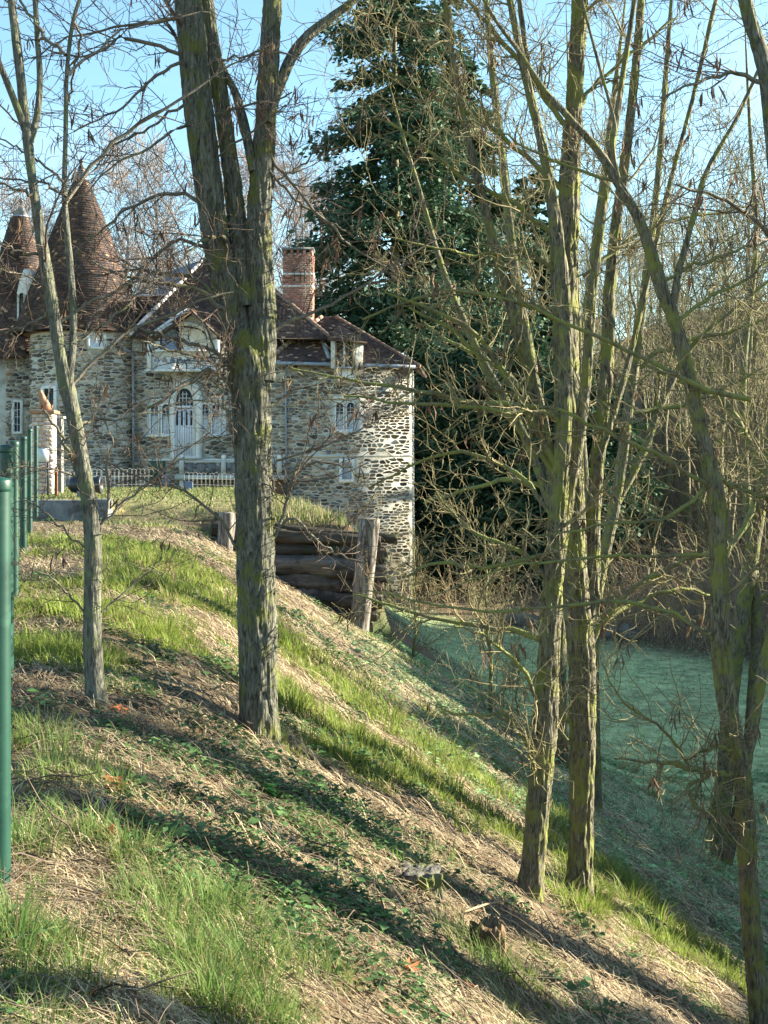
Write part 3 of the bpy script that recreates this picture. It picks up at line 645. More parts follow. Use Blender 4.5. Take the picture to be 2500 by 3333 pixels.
mb = MB(); mb.add([P(1030, 1070, 64.6), P(1046, 1068, 64.6), P(1088, 1200, 63.0), P(1078, 1200, 63.0), P(1030, 1072, 64.7), P(1046, 1070, 64.7), P(1088, 1202, 63.1), P(1078, 1202, 63.1)],
                  [(0, 1, 2, 3), (7, 6, 5, 4), (0, 4, 5, 1), (1, 5, 6, 2), (2, 6, 7, 3), (3, 7, 4, 0)]); part(mb, 'lead_flashing', M['zinc'], wd_)
# chimney
Yc = 65.6
ch = MB(); c0, c1 = P(920, 1080, Yc), P(1019, 812, Yc); ch.box((c0[0] + .02, Yc + .02, c0[2] - .5), (c1[0] - .02, Yc + 1.0, P(0, 826, Yc)[2]))
cho = part(ch, 'chimney', M['mortar'])
bb = MB(); r = random.Random(5); rowh = .1; z = c0[2] - .4; i = 0
BC = [(.36, .16, .12), (.42, .2, .15), (.30, .13, .1), (.48, .27, .22), (.34, .2, .16)]
while z < P(0, 828, Yc)[2] - .05:
    vz = HY - z / Yc * F
    pale = abs(vz - 893) < 4 or abs(vz - 935) < 4
    prot = .035 if (pale or vz < 858) else 0
    wid = c1[0] - c0[0]; n = 6
    for j in range(n + (i % 2)):
        a = c0[0] + wid * max(0, j - .5 * (i % 2)) / n; b = c0[0] + wid * min(n, j + 1 - .5 * (i % 2)) / n
        cc = (.72, .68, .64) if pale else tuple(np.array(r.choice(BC)) * r.uniform(.8, 1.2))
        if vz > 1035: cc = tuple(np.array((.6, .55, .5)) * r.uniform(.7, 1.1))
        bb.box((a + .006, Yc - .02 - prot + r.uniform(-.006, .006), z + .006), (b - .006, Yc + .2, z + rowh - .008), cc)
    for j in range(4):
        a = Yc + .22 + .2 * j; cc = (.72, .68, .64) if pale else tuple(np.array(r.choice(BC)) * r.uniform(.8, 1.2)); bb.box((c1[0] - .2, a, z + .006), (c1[0] + .01 + prot, a + .19, z + rowh - .008), cc)
    z += rowh; i += 1
part(bb, 'bricks', M['brick'], cho, kind='stuff')
for j in range(5):
    mb = MB(); u = 924 + j * 21; a, b = P(u, 828, Yc), P(u + 9, 812, Yc); mb.box((a[0], Yc - .03, a[2] - .03), (b[0], Yc + 1, b[2]), BC[j]); part(mb, 'cap_brick', M['brick'], cho)
mb = MB(); a, b = P(917, 813, Yc), P(1022, 806, Yc); mb.box((a[0], Yc - .1, a[2]), (b[0], Yc + 1.1, b[2])); part(mb, 'cap_slab', M['concrete'], cho)
mb = MB()
for u in (956, 976, 990):                                       # iron wall ties
    mb.tube([P(u, 874, Yc - .07), P(u + 2, 895, Yc - .07), P(u + 1, 916, Yc - .07)], .02, 5)
mb.tube([P(955, 897, Yc - .075), P(992, 897, Yc - .075)], .02, 5); part(mb, 'iron_tie', M['iron'], cho)
# downpipes
def pipe(pts, r=.06):
    mb = MB(); mb.tube(pts, r, 8); return part(mb, 'downpipe', M['zinc'], smooth=True)
pipe([Wp(397, 1112, .9), Wp(400, 1126, .85), Wp(425, 1146, .4), Wp(435, 1156, .2), Wp(436, 1300, .2), Wp(437, 1610, .2)])
mb = MB(); c = Wp(397, 1112, .9); mb.lathe([(.07, -.12), (.17, .06), (.17, .12)], c, 12); part(mb, 'hopper', M['zinc'])
pipe([wing_pt(944, 1182, .3), wing_pt(943, 1196, .2), wing_pt(934, 1206, .14), wing_pt(933, 1350, .12), wing_pt(937, 1640, .12)], .05)
# balcony in front of the door
mb = MB(); p, q = Wp(584, 1546, 1.3), Wp(932, 1560, 1.3); mb.box((p[0], p[1], q[2]), (q[0], p[1] + 1.3, p[2])); ba = part(mb, 'balcony', M['mortar'])
for u in (596, 730, 908):
    mb = MB(); p, q = Wp(u, 1496, 1.25), Wp(u + 15, 1546, 1.25); mb.box((p[0], p[1], q[2]), (q[0], p[1] + .2, p[2])); part(mb, 'pillar', M['mortar'], ba)
    mb = MB(); c = Wp(u + 7.5, 1489, 1.15); mb.lathe([(.01, -.13), (.09, -.1), (.13, 0), (.09, .1), (.01, .13)], c, 12); part(mb, 'ball', M['white_stone'], ba, True)
mb = MB(); p, q = Wp(611, 1500, 1.2), Wp(908, 1506, 1.2); mb.box((p[0], p[1], q[2]), (q[0], p[1] + .16, p[2])); part(mb, 'handrail', M['mortar'], ba)
for i in range(8):
    u = 616 + i * 36; mb = MB(); p, q = Wp(u, 1506, 1.16), Wp(u + 24, 1546, 1.16); mb.box((p[0], p[1], q[2]), (q[0], p[1] + .08, p[2])); x = part(mb, 'panel', M['concrete'], ba)
for u0, u1 in ((596, 612), (880, 888)):
    mb = MB(); p, q = Wp(u0, 1560, 1.1), Wp(u1, 1640, 1.1); mb.box((p[0], p[1], q[2]), (q[0], p[1] + .3, p[2])); part(mb, 'support', M['plaster'], ba)
mb = MB(); p, q = Wp(890, 1562, .95), Wp(926, 1612, .95); mb.box((p[0], p[1], q[2]), (q[0], p[1] + .06, p[2])); part(mb, 'boarding', M['wood_brown'], ba)
mb = MB(); p, q = Wp(486, 1500, .1), Wp(537, 1560, .1); mb.box((p[0], p[1], q[2]), (q[0], p[1] + .1, p[2])); part(mb, 'cellar_door', M['bin_green'])

# ------------------------------------------------------------------ things on and around the terrace
def fence_post_mesh():
    mb = MB(); mb.lathe([(.045, -.35), (.045, 1.46)], (0, 0, 0), 20); return mb.mesh('post', M['green_metal'], True)
FP = [(5.0, 36), (8.4, 46), (12.6, 62), (17.0, 88), (22.5, 106), (27.0, 125)]
b0 = np.array((x_f(5) - .02, 5., gz(x_f(5), 5.)))
fen = thing('green_fence', 'row of dark green round metal fence posts along the left edge of the bank', 'fence', tuple(b0))
pm = fence_post_mesh(); mb = MB(); mb.lathe([(.045, 1.44), (.0485, 1.445), (.0495, 1.452), (.0495, 1.478), (.047, 1.486), (.03, 1.492), (.001, 1.497)], (0, 0, 0), 20); cm = mb.mesh('cap', M['green_metal'], True)
prev = None
for Y, u in FP:
    x = (u - CX) / F * Y - .047; top = {5.0: 1551, 8.4: 1445, 12.6: 1434, 17.: 1419, 22.5: 1395, 27.: 1386}[Y]
    zt = (HY - top) / F * Y
    o = link('post', pm, fen, tuple(np.array((x, Y, zt - 1.497)) - b0)); link('cap', cm, o)
    prev = (x, Y, zt)
mb = MB(); ws = [((u - CX) / F * Y - .047 - .05, Y) for Y, u in FP]
for zz in (.35, .75, 1.15):
    mb.tube([(x - b0[0], y - b0[1], (HY - t) / F * y - 1.497 + zz - b0[2]) for (x, y), t in zip(ws, (1551, 1445, 1434, 1419, 1395, 1386))], .004, 5)
o = link('tension_wire', mb.mesh('tension_wire', M['dark_wire']), fen)

# concrete wall
a, b = P(100, 1627, 30), P(358, 1627, 30)
mb = MB(); mb.box((a[0] - 3, 29.85, -2.2), (b[0] - .35, 30.25, a[2])); o = mb.build('concrete_wall', M['concrete'], None, False, .015)
tag(o, 'low grey concrete wall edging the terrace under the cannon', 'wall')
mb = MB(); mb.box((b[0] - .347, 29.8, -2.3), (b[0], 30.3, a[2] + .02)); x = mb.build('end_block', M['concrete'], o, False, .015)

# cannon
Yk = 33.; c = P(277, 1577, Yk)
ca = thing('cannon', 'squat black iron cannon lying on the terrace behind the slim tree', 'cannon', (c[0], c[1], gz(c[0], c[1])))
def sub(mb, name, m, root, smooth=False, bevel=0):
    o = mb.build(name, m, root, smooth, bevel); o.location = -Vector(root.location)
    return o
mb = MB(); prof = [(.001, -.47), (.05, -.46), (.06, -.43), (.12, -.40), (.19, -.33), (.215, -.22), (.215, -.08), (.225, -.07), (.225, -.03), (.2, 0), (.175, .12), (.185, .25), (.225, .34), (.235, .40), (.2, .41), (.14, .40), (.13, .2), (.001, .18)]
mb.lathe(prof, c, 28, 'x'); sub(mb, 'barrel', M['iron'], ca, True)
mb = MB(); mb.box((c[0] - .16, c[1] - .22, ca.location.z - .05), (c[0] + .16, c[1] + .22, c[2] - .15)); sub(mb, 'cradle', M['concrete'], ca, False, .02)
for s in (-.27, .27):
    mb = MB(); mb.lathe([(.04, -.06), (.04, .06)], (c[0], c[1] + s, c[2]), 10); sub(mb, 'trunnion', M['iron'], ca)

# brick pillar with an animal figure
Yp = 36.
p0, p1 = P(104, 1600, Yp), P(172, 1346, Yp); zb = gz(p0[0], Yp)
pil = thing('brick_pillar', 'tall pillar of pale painted bricks behind the green fence', 'pillar', ((p0[0] + p1[0]) / 2, Yp + .3, zb))
mb = MB(); mb.box((p0[0] + .02, Yp + .02, zb - .1), (p1[0] - .02, Yp + .5, p1[2])); sub(mb, 'core', M['mortar'], pil)
r = random.Random(8); n = 20; h = (p1[2] - zb) / n; wd = p1[0] - p0[0]
for i in range(n):
    cuts = [0, .34, .68, 1] if i % 2 else [0, .17, .5, .84, 1]
    for a, b in zip(cuts, cuts[1:]):
        mb = MB(); cc = np.array((.58, .52, .48)) * r.uniform(.75, 1.15) * np.array((1, r.uniform(.86, 1), r.uniform(.8, 1)))
        mb.box((p0[0] + wd * a + .005, Yp - .02 + r.uniform(-.006, .006), zb + h * i + .006), (p0[0] + wd * b - .005, Yp + .12, zb + h * (i + 1) - .006), tuple(cc)); sub(mb, 'brick', M['brick'], pil)
mb = MB(); mb.box((p0[0] - .05, Yp - .08, p1[2]), (p1[0] + .06, Yp + .58, p1[2] + .09)); sub(mb, 'cap', M['terracotta'], pil, False, .015)
ctr = np.array(((p0[0] + p1[0]) / 2 - .02, Yp + .22, p1[2] + .09))
def skin_figure(name, nodes, edges, m):
    me = bpy.data.meshes.new(name); me.from_pydata([n[0] for n in nodes], edges, []); o = bpy.data.objects.new(name, me); COL.objects.link(o)
    sk = o.modifiers.new('skin', 'SKIN'); sk.use_smooth_shade = True
    for d, n in zip(me.skin_vertices[0].data, nodes): d.radius = (n[1], n[1])
    me.skin_vertices[0].data[0].use_root = True
    ss = o.modifiers.new('s', 'SUBSURF'); ss.levels = 2; ss.render_levels = 2
    me.materials.append(m); return o
T_ = lambda x, y, z: (float(ctr[0] + x), float(ctr[1] + y), float(ctr[2] + z))
nodes = [(T_(.10, 0, .1), .12), (T_(.03, 0, .24), .10), (T_(-.04, 0, .36), .085), (T_(-.08, 0, .46), .075), (T_(-.17, -.01, .46), .045), (T_(-.07, -.05, .2), .045), (T_(-.09, -.06, .02), .04),
         (T_(-.07, .06, .2), .045), (T_(-.09, .07, .02), .04), (T_(.02, -.1, .05), .06), (T_(.02, .1, .05), .06), (T_(.2, .02, .04), .03), (T_(.24, .0, .16), .025), (T_(-.07, -.05, .55), .018), (T_(-.07, .05, .55), .018)]
fg = skin_figure('animal_statue', nodes, [(0, 1), (1, 2), (2, 3), (3, 4), (1, 5), (5, 6), (1, 7), (7, 8), (0, 9), (0, 10), (0, 11), (11, 12), (3, 13), (3, 14)], M['terracotta'])
tag(fg, 'orange terracotta seated animal figure on top of the brick pillar', 'statue')
# sign board in front of the pillar
Yq = 34.; a, b = P(113, 1506, Yq), P(162, 1458, Yq)
sg = thing('sign_board', 'pale blue blank information panel with a dark frame before the brick pillar', 'sign', ((a[0] + b[0]) / 2, Yq, gz(a[0], Yq)))
mb = MB(); mb.box((a[0], Yq, a[2]), (b[0], Yq + .04, b[2])); sub(mb, 'frame', M['iron'], sg)
mb = MB(); mb.box((a[0] + .012, Yq - .012, a[2] + .018), (b[0] - .018, Yq, b[2] - .008)); sub(mb, 'panel', M['panel_white'], sg)
for x in (a[0] + .06, b[0] - .06):
    mb = MB(); mb.box((x - .02, Yq + .043, sg.location.z - .2), (x + .02, Yq + .08, b[2])); sub(mb, 'leg', M['iron'], sg)
# gate pillar and rusty post
Yg = 38.; a, b = P(173, 1610, Yg), P(200, 1362, Yg); zb = gz(a[0], Yg)
gp_ = thing('gate_pillar', 'slim pale stone gate pillar with a flat cap just right of the brick pillar', 'pillar', ((a[0] + b[0]) / 2, Yg, zb))
mb = MB(); mb.box((a[0], Yg, zb - .1), (b[0], Yg + .3, b[2])); sub(mb, 'shaft', M['concrete'], gp_, False, .01)
mb = MB(); mb.box((a[0] - .05, Yg - .05, b[2]), (b[0] + .05, Yg + .35, b[2] + .07)); sub(mb, 'cap', M['mortar'], gp_, False, .01)
Yr = 34.5; a = P(182, 1520, Yr); mb = MB(); mb.box((a[0] - .04, Yr, gz(a[0], Yr) - .2), (a[0] + .035, Yr + .07, a[2])); tag(mb.build('rusty_post', M['rust'], None, False, .006), 'rusty brown square iron post at the foot of the gate pillar', 'post')
# hooped wire fence on the terrace edge
def hoop_fence(name, label, u0, u1, vt, vb, Y0, Y1, sp=.16, m='wire', rr=.004):
    A, B = P(u0, vb, Y0), P(u1, vb, Y1); A[2] = gz(A[0], A[1]); B[2] = gz(B[0], B[1])
    ln = math.hypot(B[0] - A[0], B[1] - A[1]); n = int(ln / sp)
    root = thing(name, label, 'fence', tuple(A)); hgt = (vb - vt) / F * (Y0 + Y1) / 2
    dx, dy = (B[0] - A[0]) / ln, (B[1] - A[1]) / ln
    mb = MB(); pts = [(0, 0, -.1), (0, 0, hgt - sp * .6)] + [(dx * sp * .6 * (1 - math.cos(t)), dy * sp * .6 * (1 - math.cos(t)), hgt - sp * .6 + sp * .6 * math.sin(t)) for t in np.linspace(.3, math.pi - .3, 5)] + [(dx * sp * 1.2, dy * sp * 1.2, hgt - sp * .6), (dx * sp * 1.2, dy * sp * 1.2, -.1)]
    mb.tube(pts, rr, 4); me = mb.mesh('hoop', M[m])
    for i in range(n):
        x, y = dx * sp * i, dy * sp * i; link('hoop', me, root, (x, y, gz(A[0] + x, A[1] + y) - A[2] + random.uniform(-.02, .02)))
    mb = MB()
    for q in (.12, hgt * .62): mb.tube([(dx * t, dy * t, float(gz(A[0] + dx * t, A[1] + dy * t) - A[2]) + q) for t in np.linspace(0, ln, 12)], rr, 4)
    o = link('rail', mb.mesh('rail', M[m]), root); return root
hoop_fence('hoop_fence', 'low white hooped wire fence across the terrace beside the cannon', 196, 500, 1535, 1598, 44, 46)
hoop_fence('hoop_fence', 'low white hooped wire fence under the balcony left of the forked tree', 600, 900, 1566, 1615, 46, 48)
# weathered iron posts and wires on the bank above the logs
A = P(955, 1650, 29.5); root = thing('wire_fence', 'sagging wire fence on thin iron posts in the grass above the logs', 'fence', (A[0], A[1], gz(A[0], A[1])))
tops = []
for u, v0, v1, Y in ((973, 1618, 1690, 29), (1008, 1640, 1680, 30.5), (1040, 1634, 1690, 31), (1068, 1648, 1720, 29.5), (1104, 1648, 1728, 28.5)):
    a, b = P(u, v0, Y), P(u, v1, Y); mb = MB(); mb.tube([(a[0], Y, gz(a[0], Y) - .15), tuple(a)], .014, 6); sub(mb, 'post', M['dark_wire'], root); tops.append(a)
for k_ in range(3):
    mb = MB(); mb.tube([tuple(p - (0, 0, .06 + .14 * k_)) for p in tops], .004, 4); sub(mb, 'wire', M['wire'], root)
# blue panel post by the terrace fence
Yb = 43.; a, b = P(603, 1640, Yb), P(627, 1566, Yb); o = thing('information_post', 'narrow slate blue panel standing below the chateau door', 'sign', (a[0], Yb, gz(a[0], Yb)))
mb = MB(); mb.box((a[0], Yb, a[2] - .3), (b[0], Yb + .05, b[2])); sub(mb, 'panel', M['bluegrey'], o, False, .005)
mb = MB(); mb.box((a[0] - .05, Yb - .01, a[2] - .3), (a[0] - .003, Yb + .06, b[2] + .03)); sub(mb, 'post', M['iron'], o)
# water butt
Yb = 61.; a, b = Wp(561, 1553), Wp(584, 1502); mb = MB(); cx = (a[0] + b[0]) / 2
wb_ = thing('water_butt', 'grey blue water butt beside the balcony under the door', 'barrel', (cx, Yb, gz(cx, Yb)))
zz = float(gz(cx, Yb)); mb.lathe([(.14, zz - .02), (.17, zz + .3), (.165, zz + .8)], (cx, Yb, 0), 16); sub(mb, 'barrel', M['bluegrey'], wb_, True)
mb = MB(); mb.lathe([(.18, zz + .79), (.18, zz + .83), (.001, zz + .85)], (cx, Yb, 0), 16); sub(mb, 'lid', M['zinc'], wb_)

# log retaining wall
lw = thing('log_retaining_wall', 'retaining wall of stacked weathered logs held by two upright posts', 'retaining wall', (-1.5, 26.2, float(gz(-1.5, 26.0))))
def log(u0, v0, u1, v1, r_px, Y0, Y1, m, seed, taper=.95):
    r = np.random.default_rng(seed); n, k = 70, 24
    A, B = P(u0, v0, Y0), P(u1, v1, Y1); rad = r_px / F * (Y0 + Y1) / 2
    t = np.linspace(0, 1, n)[:, None]; C = A + (B - A) * t; C[:, 2] += .03 * np.sin(t[:, 0] * 7 + seed); C[:, 1] += .03 * np.sin(t[:, 0] * 5 + seed * 2)
    th = np.linspace(0, 2 * math.pi, k, endpoint=False)[None]
    d = 1 + .8 * (fbm(np.cos(th) * 2.2 + seed, np.sin(th) * 2.2, t * 3.5, seed) - .5) + .4 * (noise3(np.cos(th) * 5, np.sin(th) * 5, t * 5 + seed, 3) - .5) + .3 * (noise3(np.cos(th) * 9, np.sin(th) * 9, t * 9 + seed, 13) - .5) - .35 * np.clip(fbm(np.cos(th) * 3, np.sin(th) * 3, t * 12 + seed, 23) - .6, 0, 1) * 3
    rr = rad * (1 - (1 - taper) * t) * d
    V = np.stack((C[:, 0:1] + 0 * rr, C[:, 1:2] + rr * np.cos(th), C[:, 2:3] + rr * np.sin(th)), -1).reshape(-1, 3)
    i = np.arange(n - 1)[:, None] * k + np.arange(k)[None]; j = np.arange(n - 1)[:, None] * k + (np.arange(k)[None] + 1) % k
    q = np.stack((i, j, j + k, i + k), -1).reshape(-1, 4)
    loops = np.concatenate((q.ravel(), np.arange(k)[::-1], (n - 1) * k + np.arange(k))); sizes = np.concatenate((np.full(len(q), 4), [k, k]))
    o = link('log', np_mesh('log', V, loops, sizes, M[m], smooth=True), lw); o.location = -Vector(lw.location); return o
log(700, 1692, 1294, 1760, 17, 26.75, 26.6, 'dark_log', 1)
log(690, 1722, 1240, 1770, 22, 26.6, 26.5, 'dark_log', 2)
log(660, 1768, 1262, 1812, 24, 26.6, 26.5, 'dark_log', 3)
log(700, 1830, 1262, 1862, 38, 26.5, 26.4, 'log', 4)
log(760, 1888, 1250, 1912, 28, 26.4, 26.3, 'log', 5)
log(860, 1938, 1245, 1958, 27, 26.3, 26.2, 'log', 6)
log(980, 1990, 1228, 2002, 24, 26.3, 26.2, 'log', 7)
log(1090, 2035, 1215, 2045, 20, 26.3, 26.2, 'log', 8)
def wood_post(u0, v0, u1, v1, r_px, Y, seed):
    A, B = P(u0, v0, Y), P(u1, v1, Y); A = A + (A - B) * .12; n, k = 30, 22; rad = r_px / F * Y
    t = np.linspace(0, 1, n)[:, None]; th = np.linspace(0, 2 * math.pi, k, endpoint=False)[None]; C = A + (B - A) * t
    d = 1 + .35 * (noise3(np.cos(th) * 2 + seed, np.sin(th) * 2, t * 1.2, seed) - .5) + .25 * (noise3(np.cos(th) * 6, np.sin(th) * 6, t * 2, seed + 4) - .5)
    rr = rad * d; z = C[:, 2:3] + 0 * th; z[-1] += .06 * (noise3(np.cos(th[0]) * 3, np.sin(th[0]) * 3, 0, 6) - .5)
    V = np.stack((C[:, 0:1] + rr * np.cos(th), C[:, 1:2] + rr * np.sin(th), z), -1).reshape(-1, 3)
    i = np.arange(n - 1)[:, None] * k + np.arange(k)[None]; j = np.arange(n - 1)[:, None] * k + (np.arange(k)[None] + 1) % k
    q = np.stack((i, j, j + k, i + k), -1).reshape(-1, 4)
    o = link('post', np_mesh('post', V, np.concatenate((q.ravel(), (n - 1) * k + np.arange(k))), np.concatenate((np.full(len(q), 4), [k])), M['old_wood'], smooth=True), lw); o.location = -Vector(lw.location)
wood_post(1166, 2062, 1206, 1688, 30, 25.5, 3)
wood_post(730, 1790, 742, 1668, 27, 25.6, 5)

# ------------------------------------------------------------------ trees
def catmull(p, m):
    p = np.asarray(p, float); n = len(p)
    if n == 2: return p[0] + (p[1] - p[0]) * np.linspace(0, 1, m)[:, None]
    e = np.vstack((2 * p[0] - p[1], p, 2 * p[-1] - p[-2])); seg = np.linalg.norm(np.diff(p[:, :3], axis=0), axis=1); cum = np.concatenate(([0], np.cumsum(seg)))
    s = np.linspace(0, cum[-1], m); i = np.clip(np.searchsorted(cum, s, 'right') - 1, 0, n - 2); t = ((s - cum[i]) / np.maximum(seg[i], 1e-9))[:, None]
    a, b, c, d = e[i], e[i + 1], e[i + 2], e[i + 3]
    return .5 * (2 * b + (c - a) * t + (2 * a - 5 * b + 4 * c - d) * t * t + (3 * b - a - 3 * c + d) * t ** 3)
def nrm(v): return v / np.maximum(np.linalg.norm(v, axis=-1, keepdims=True), 1e-9)
def frames(Pt):
    T = nrm(np.gradient(Pt, axis=1)); ref = np.zeros_like(T); ref[...] = (.31, .9, .3)
    bad = np.abs((T * ref).sum(-1)) > .9; ref[bad] = (.9, .1, .4)
    A = nrm(np.cross(T, ref)); return T, A, np.cross(T, A)
def tubes(Pt, Rd, k):                          # batch of tubes: points (B,n,3), radii (B,n)
    B, n, _ = Pt.shape; T, A, C = frames(Pt); th = np.arange(k) * 2 * math.pi / k
    V = Pt[:, :, None] + Rd[:, :, None, None] * (np.cos(th)[:, None] * A[:, :, None] + np.sin(th)[:, None] * C[:, :, None])
    base = (np.arange(B) * n * k)[:, None, None] + (np.arange(n - 1) * k)[None, :, None]
    i = base + np.arange(k); j = base + (np.arange(k) + 1) % k
    return V.reshape(-1, 3), np.stack((i, j, j + k, i + k), -1).reshape(-1, 4)
def merge(parts):
    Vs, Qs, o = [], [], 0
    for V, Q in parts: Vs.append(V); Qs.append(Q + o); o += len(V)
    return np.concatenate(Vs), np.concatenate(Qs)
def spawn(Pt, Rd, per, rg, t=(.15, 1.), ang=(40, 75), ln=(.5, 1.), rr=(.35, .6), n=6, wig=.18, up=.1, rtip=.002, fall=.5, rmax=1.):
    B, n0, _ = Pt.shape
    cnt = np.full(B, per) if np.isscalar(per) else per
    idx = np.repeat(np.arange(B), cnt); K = len(idx)
    if K == 0: return np.zeros((0, n, 3)), np.zeros((0, n))
    tt = rg.uniform(t[0], t[1], K); f = np.clip(tt * (n0 - 1), 0, n0 - 1.001); i = f.astype(int); a = (f - i)[:, None]
    p = Pt[idx, i] * (1 - a) + Pt[idx, i + 1] * a; r = Rd[idx, i] * (1 - a[:, 0]) + Rd[idx, i + 1] * a[:, 0]
    T = nrm(Pt[idx, i + 1] - Pt[idx, i]); pr = nrm(np.cross(T, rg.normal(size=(K, 3)))); an = np.radians(rg.uniform(ang[0], ang[1], K))[:, None]
    d = nrm(np.cos(an) * T + np.sin(an) * pr + np.array((0, 0, up)))
    Ln = rg.uniform(ln[0], ln[1], K) * (1 - fall * tt)
    out = np.zeros((K, n, 3)); out[:, 0] = p; st = (Ln / (n - 1))[:, None]
    for j in range(1, n):
        out[:, j] = out[:, j - 1] + d * st
        d = nrm(d + rg.normal(size=(K, 3)) * wig + np.array((0, 0, up * .4)))
    r0 = np.minimum(r * rg.uniform(rr[0], rr[1], K), rmax); r0 = np.maximum(r0, rtip * 1.15)
    return out, r0[:, None] + (rtip - r0)[:, None] * (np.linspace(0, 1, n) ** .8)[None]
def bark_trunk(pts, seed, k=48, step=.022, amp=.09, flare=.3, freq=.02):
    """pts: (m,4) x,y,z,r -> displaced trunk surface with furrowed bark"""
    L_ = np.linalg.norm(np.diff(pts[:, :3], axis=0), axis=1).sum(); n = max(8, int(L_ / step)); q = catmull(pts, n)
    C, r = q[:, :3], q[:, 3]; s = np.linspace(0, L_, n)[:, None]; th = np.linspace(0, 2 * math.pi, k, endpoint=False)[None]
    T, A, Bn = frames(C[None]); A, Bn = A[0], Bn[0]; rr = r[:, None]
    # warp so the ridges interlace
    wv = .9 * (noise3(np.cos(th) * 2, np.sin(th) * 2, s / .35, seed + 1) - .5)
    a = th + wv * .5
    cx_, sy_ = np.cos(a) * rr / freq, np.sin(a) * rr / freq
    r1 = 1 - np.abs(2 * noise3(cx_, sy_, s / .11, seed) - 1)
    r2 = noise3(cx_ * 2.2, sy_ * 2.2, s / .05, seed + 2)
    big = fbm(np.cos(th) * 1.1, np.sin(th) * 1.1, s / .7, seed + 3) - .5
    dis = 1 + amp * (1.5 * (r1 - .6) + .7 * (r2 - .5)) * np.minimum(1, freq * 3.2 / rr) + .18 * big
    if flare: dis = dis * (1 + flare * np.exp(-s / .14) * (1 + .5 * np.cos(th * 4 + seed) + .3 * np.cos(th * 7 + 2 * seed)))
    R = rr * dis
    V = C[:, None] + R[..., None] * (np.cos(th)[..., None] * A[:, None] + np.sin(th)[..., None] * Bn[:, None])
    i = np.arange(n - 1)[:, None] * k + np.arange(k)[None]; j = np.arange(n - 1)[:, None] * k + (np.arange(k)[None] + 1) % k
    return V.reshape(-1, 3), np.stack((i, j, j + k, i + k), -1).reshape(-1, 4)
def qmesh(name, V, Q, m, smooth=True, col=None):
    return np_mesh(name, V, Q.ravel(), np.full(len(Q), 4), m, col, smooth)
def px_limb(pts, Y, dY=0., wob=0., seed=0):
    r = np.random.default_rng(seed + 100); n = len(pts); res = []
    for i, p in enumerate(pts):
        t = i / max(1, n - 1); y = Y + dY * t + (r.normal() * wob if 0 < i else 0)
        q = P(p[0], p[1], y); res.append((*q, p[2] / F * y))
    return np.array(res)
def pods_mesh(Pt, Rd, rg, count, size=(.06, .12)):
    B, n, _ = Pt.shape; idx = rg.integers(0, B, count); f = rg.integers(n // 2, n, count); base = Pt[idx, f]
    k = 4; V, Q = [], []
    base = np.repeat(base, k, 0) + rg.normal(size=(count * k, 3)) * .018; K = len(base)
    ln = rg.uniform(size[0], size[1], K)[:, None]; d = nrm(np.array((0, 0, -1.)) + rg.normal(size=(K, 3)) * .28); s = nrm(np.cross(d, rg.normal(size=(K, 3)))) * .007; cv = nrm(np.cross(d, s)) * ln * .12
    v = np.stack((base - s * .4, base + s * .4, base + d * ln * .5 + s + cv, base + d * ln * .5 - s + cv, base + d * ln + s * .4, base + d * ln - s * .4), 1)
    b = np.arange(K)[:, None] * 6
    q = np.concatenate((b + np.array([0, 1, 2, 3]), b + np.array([3, 2, 4, 5])))
    return v.reshape(-1, 3), q
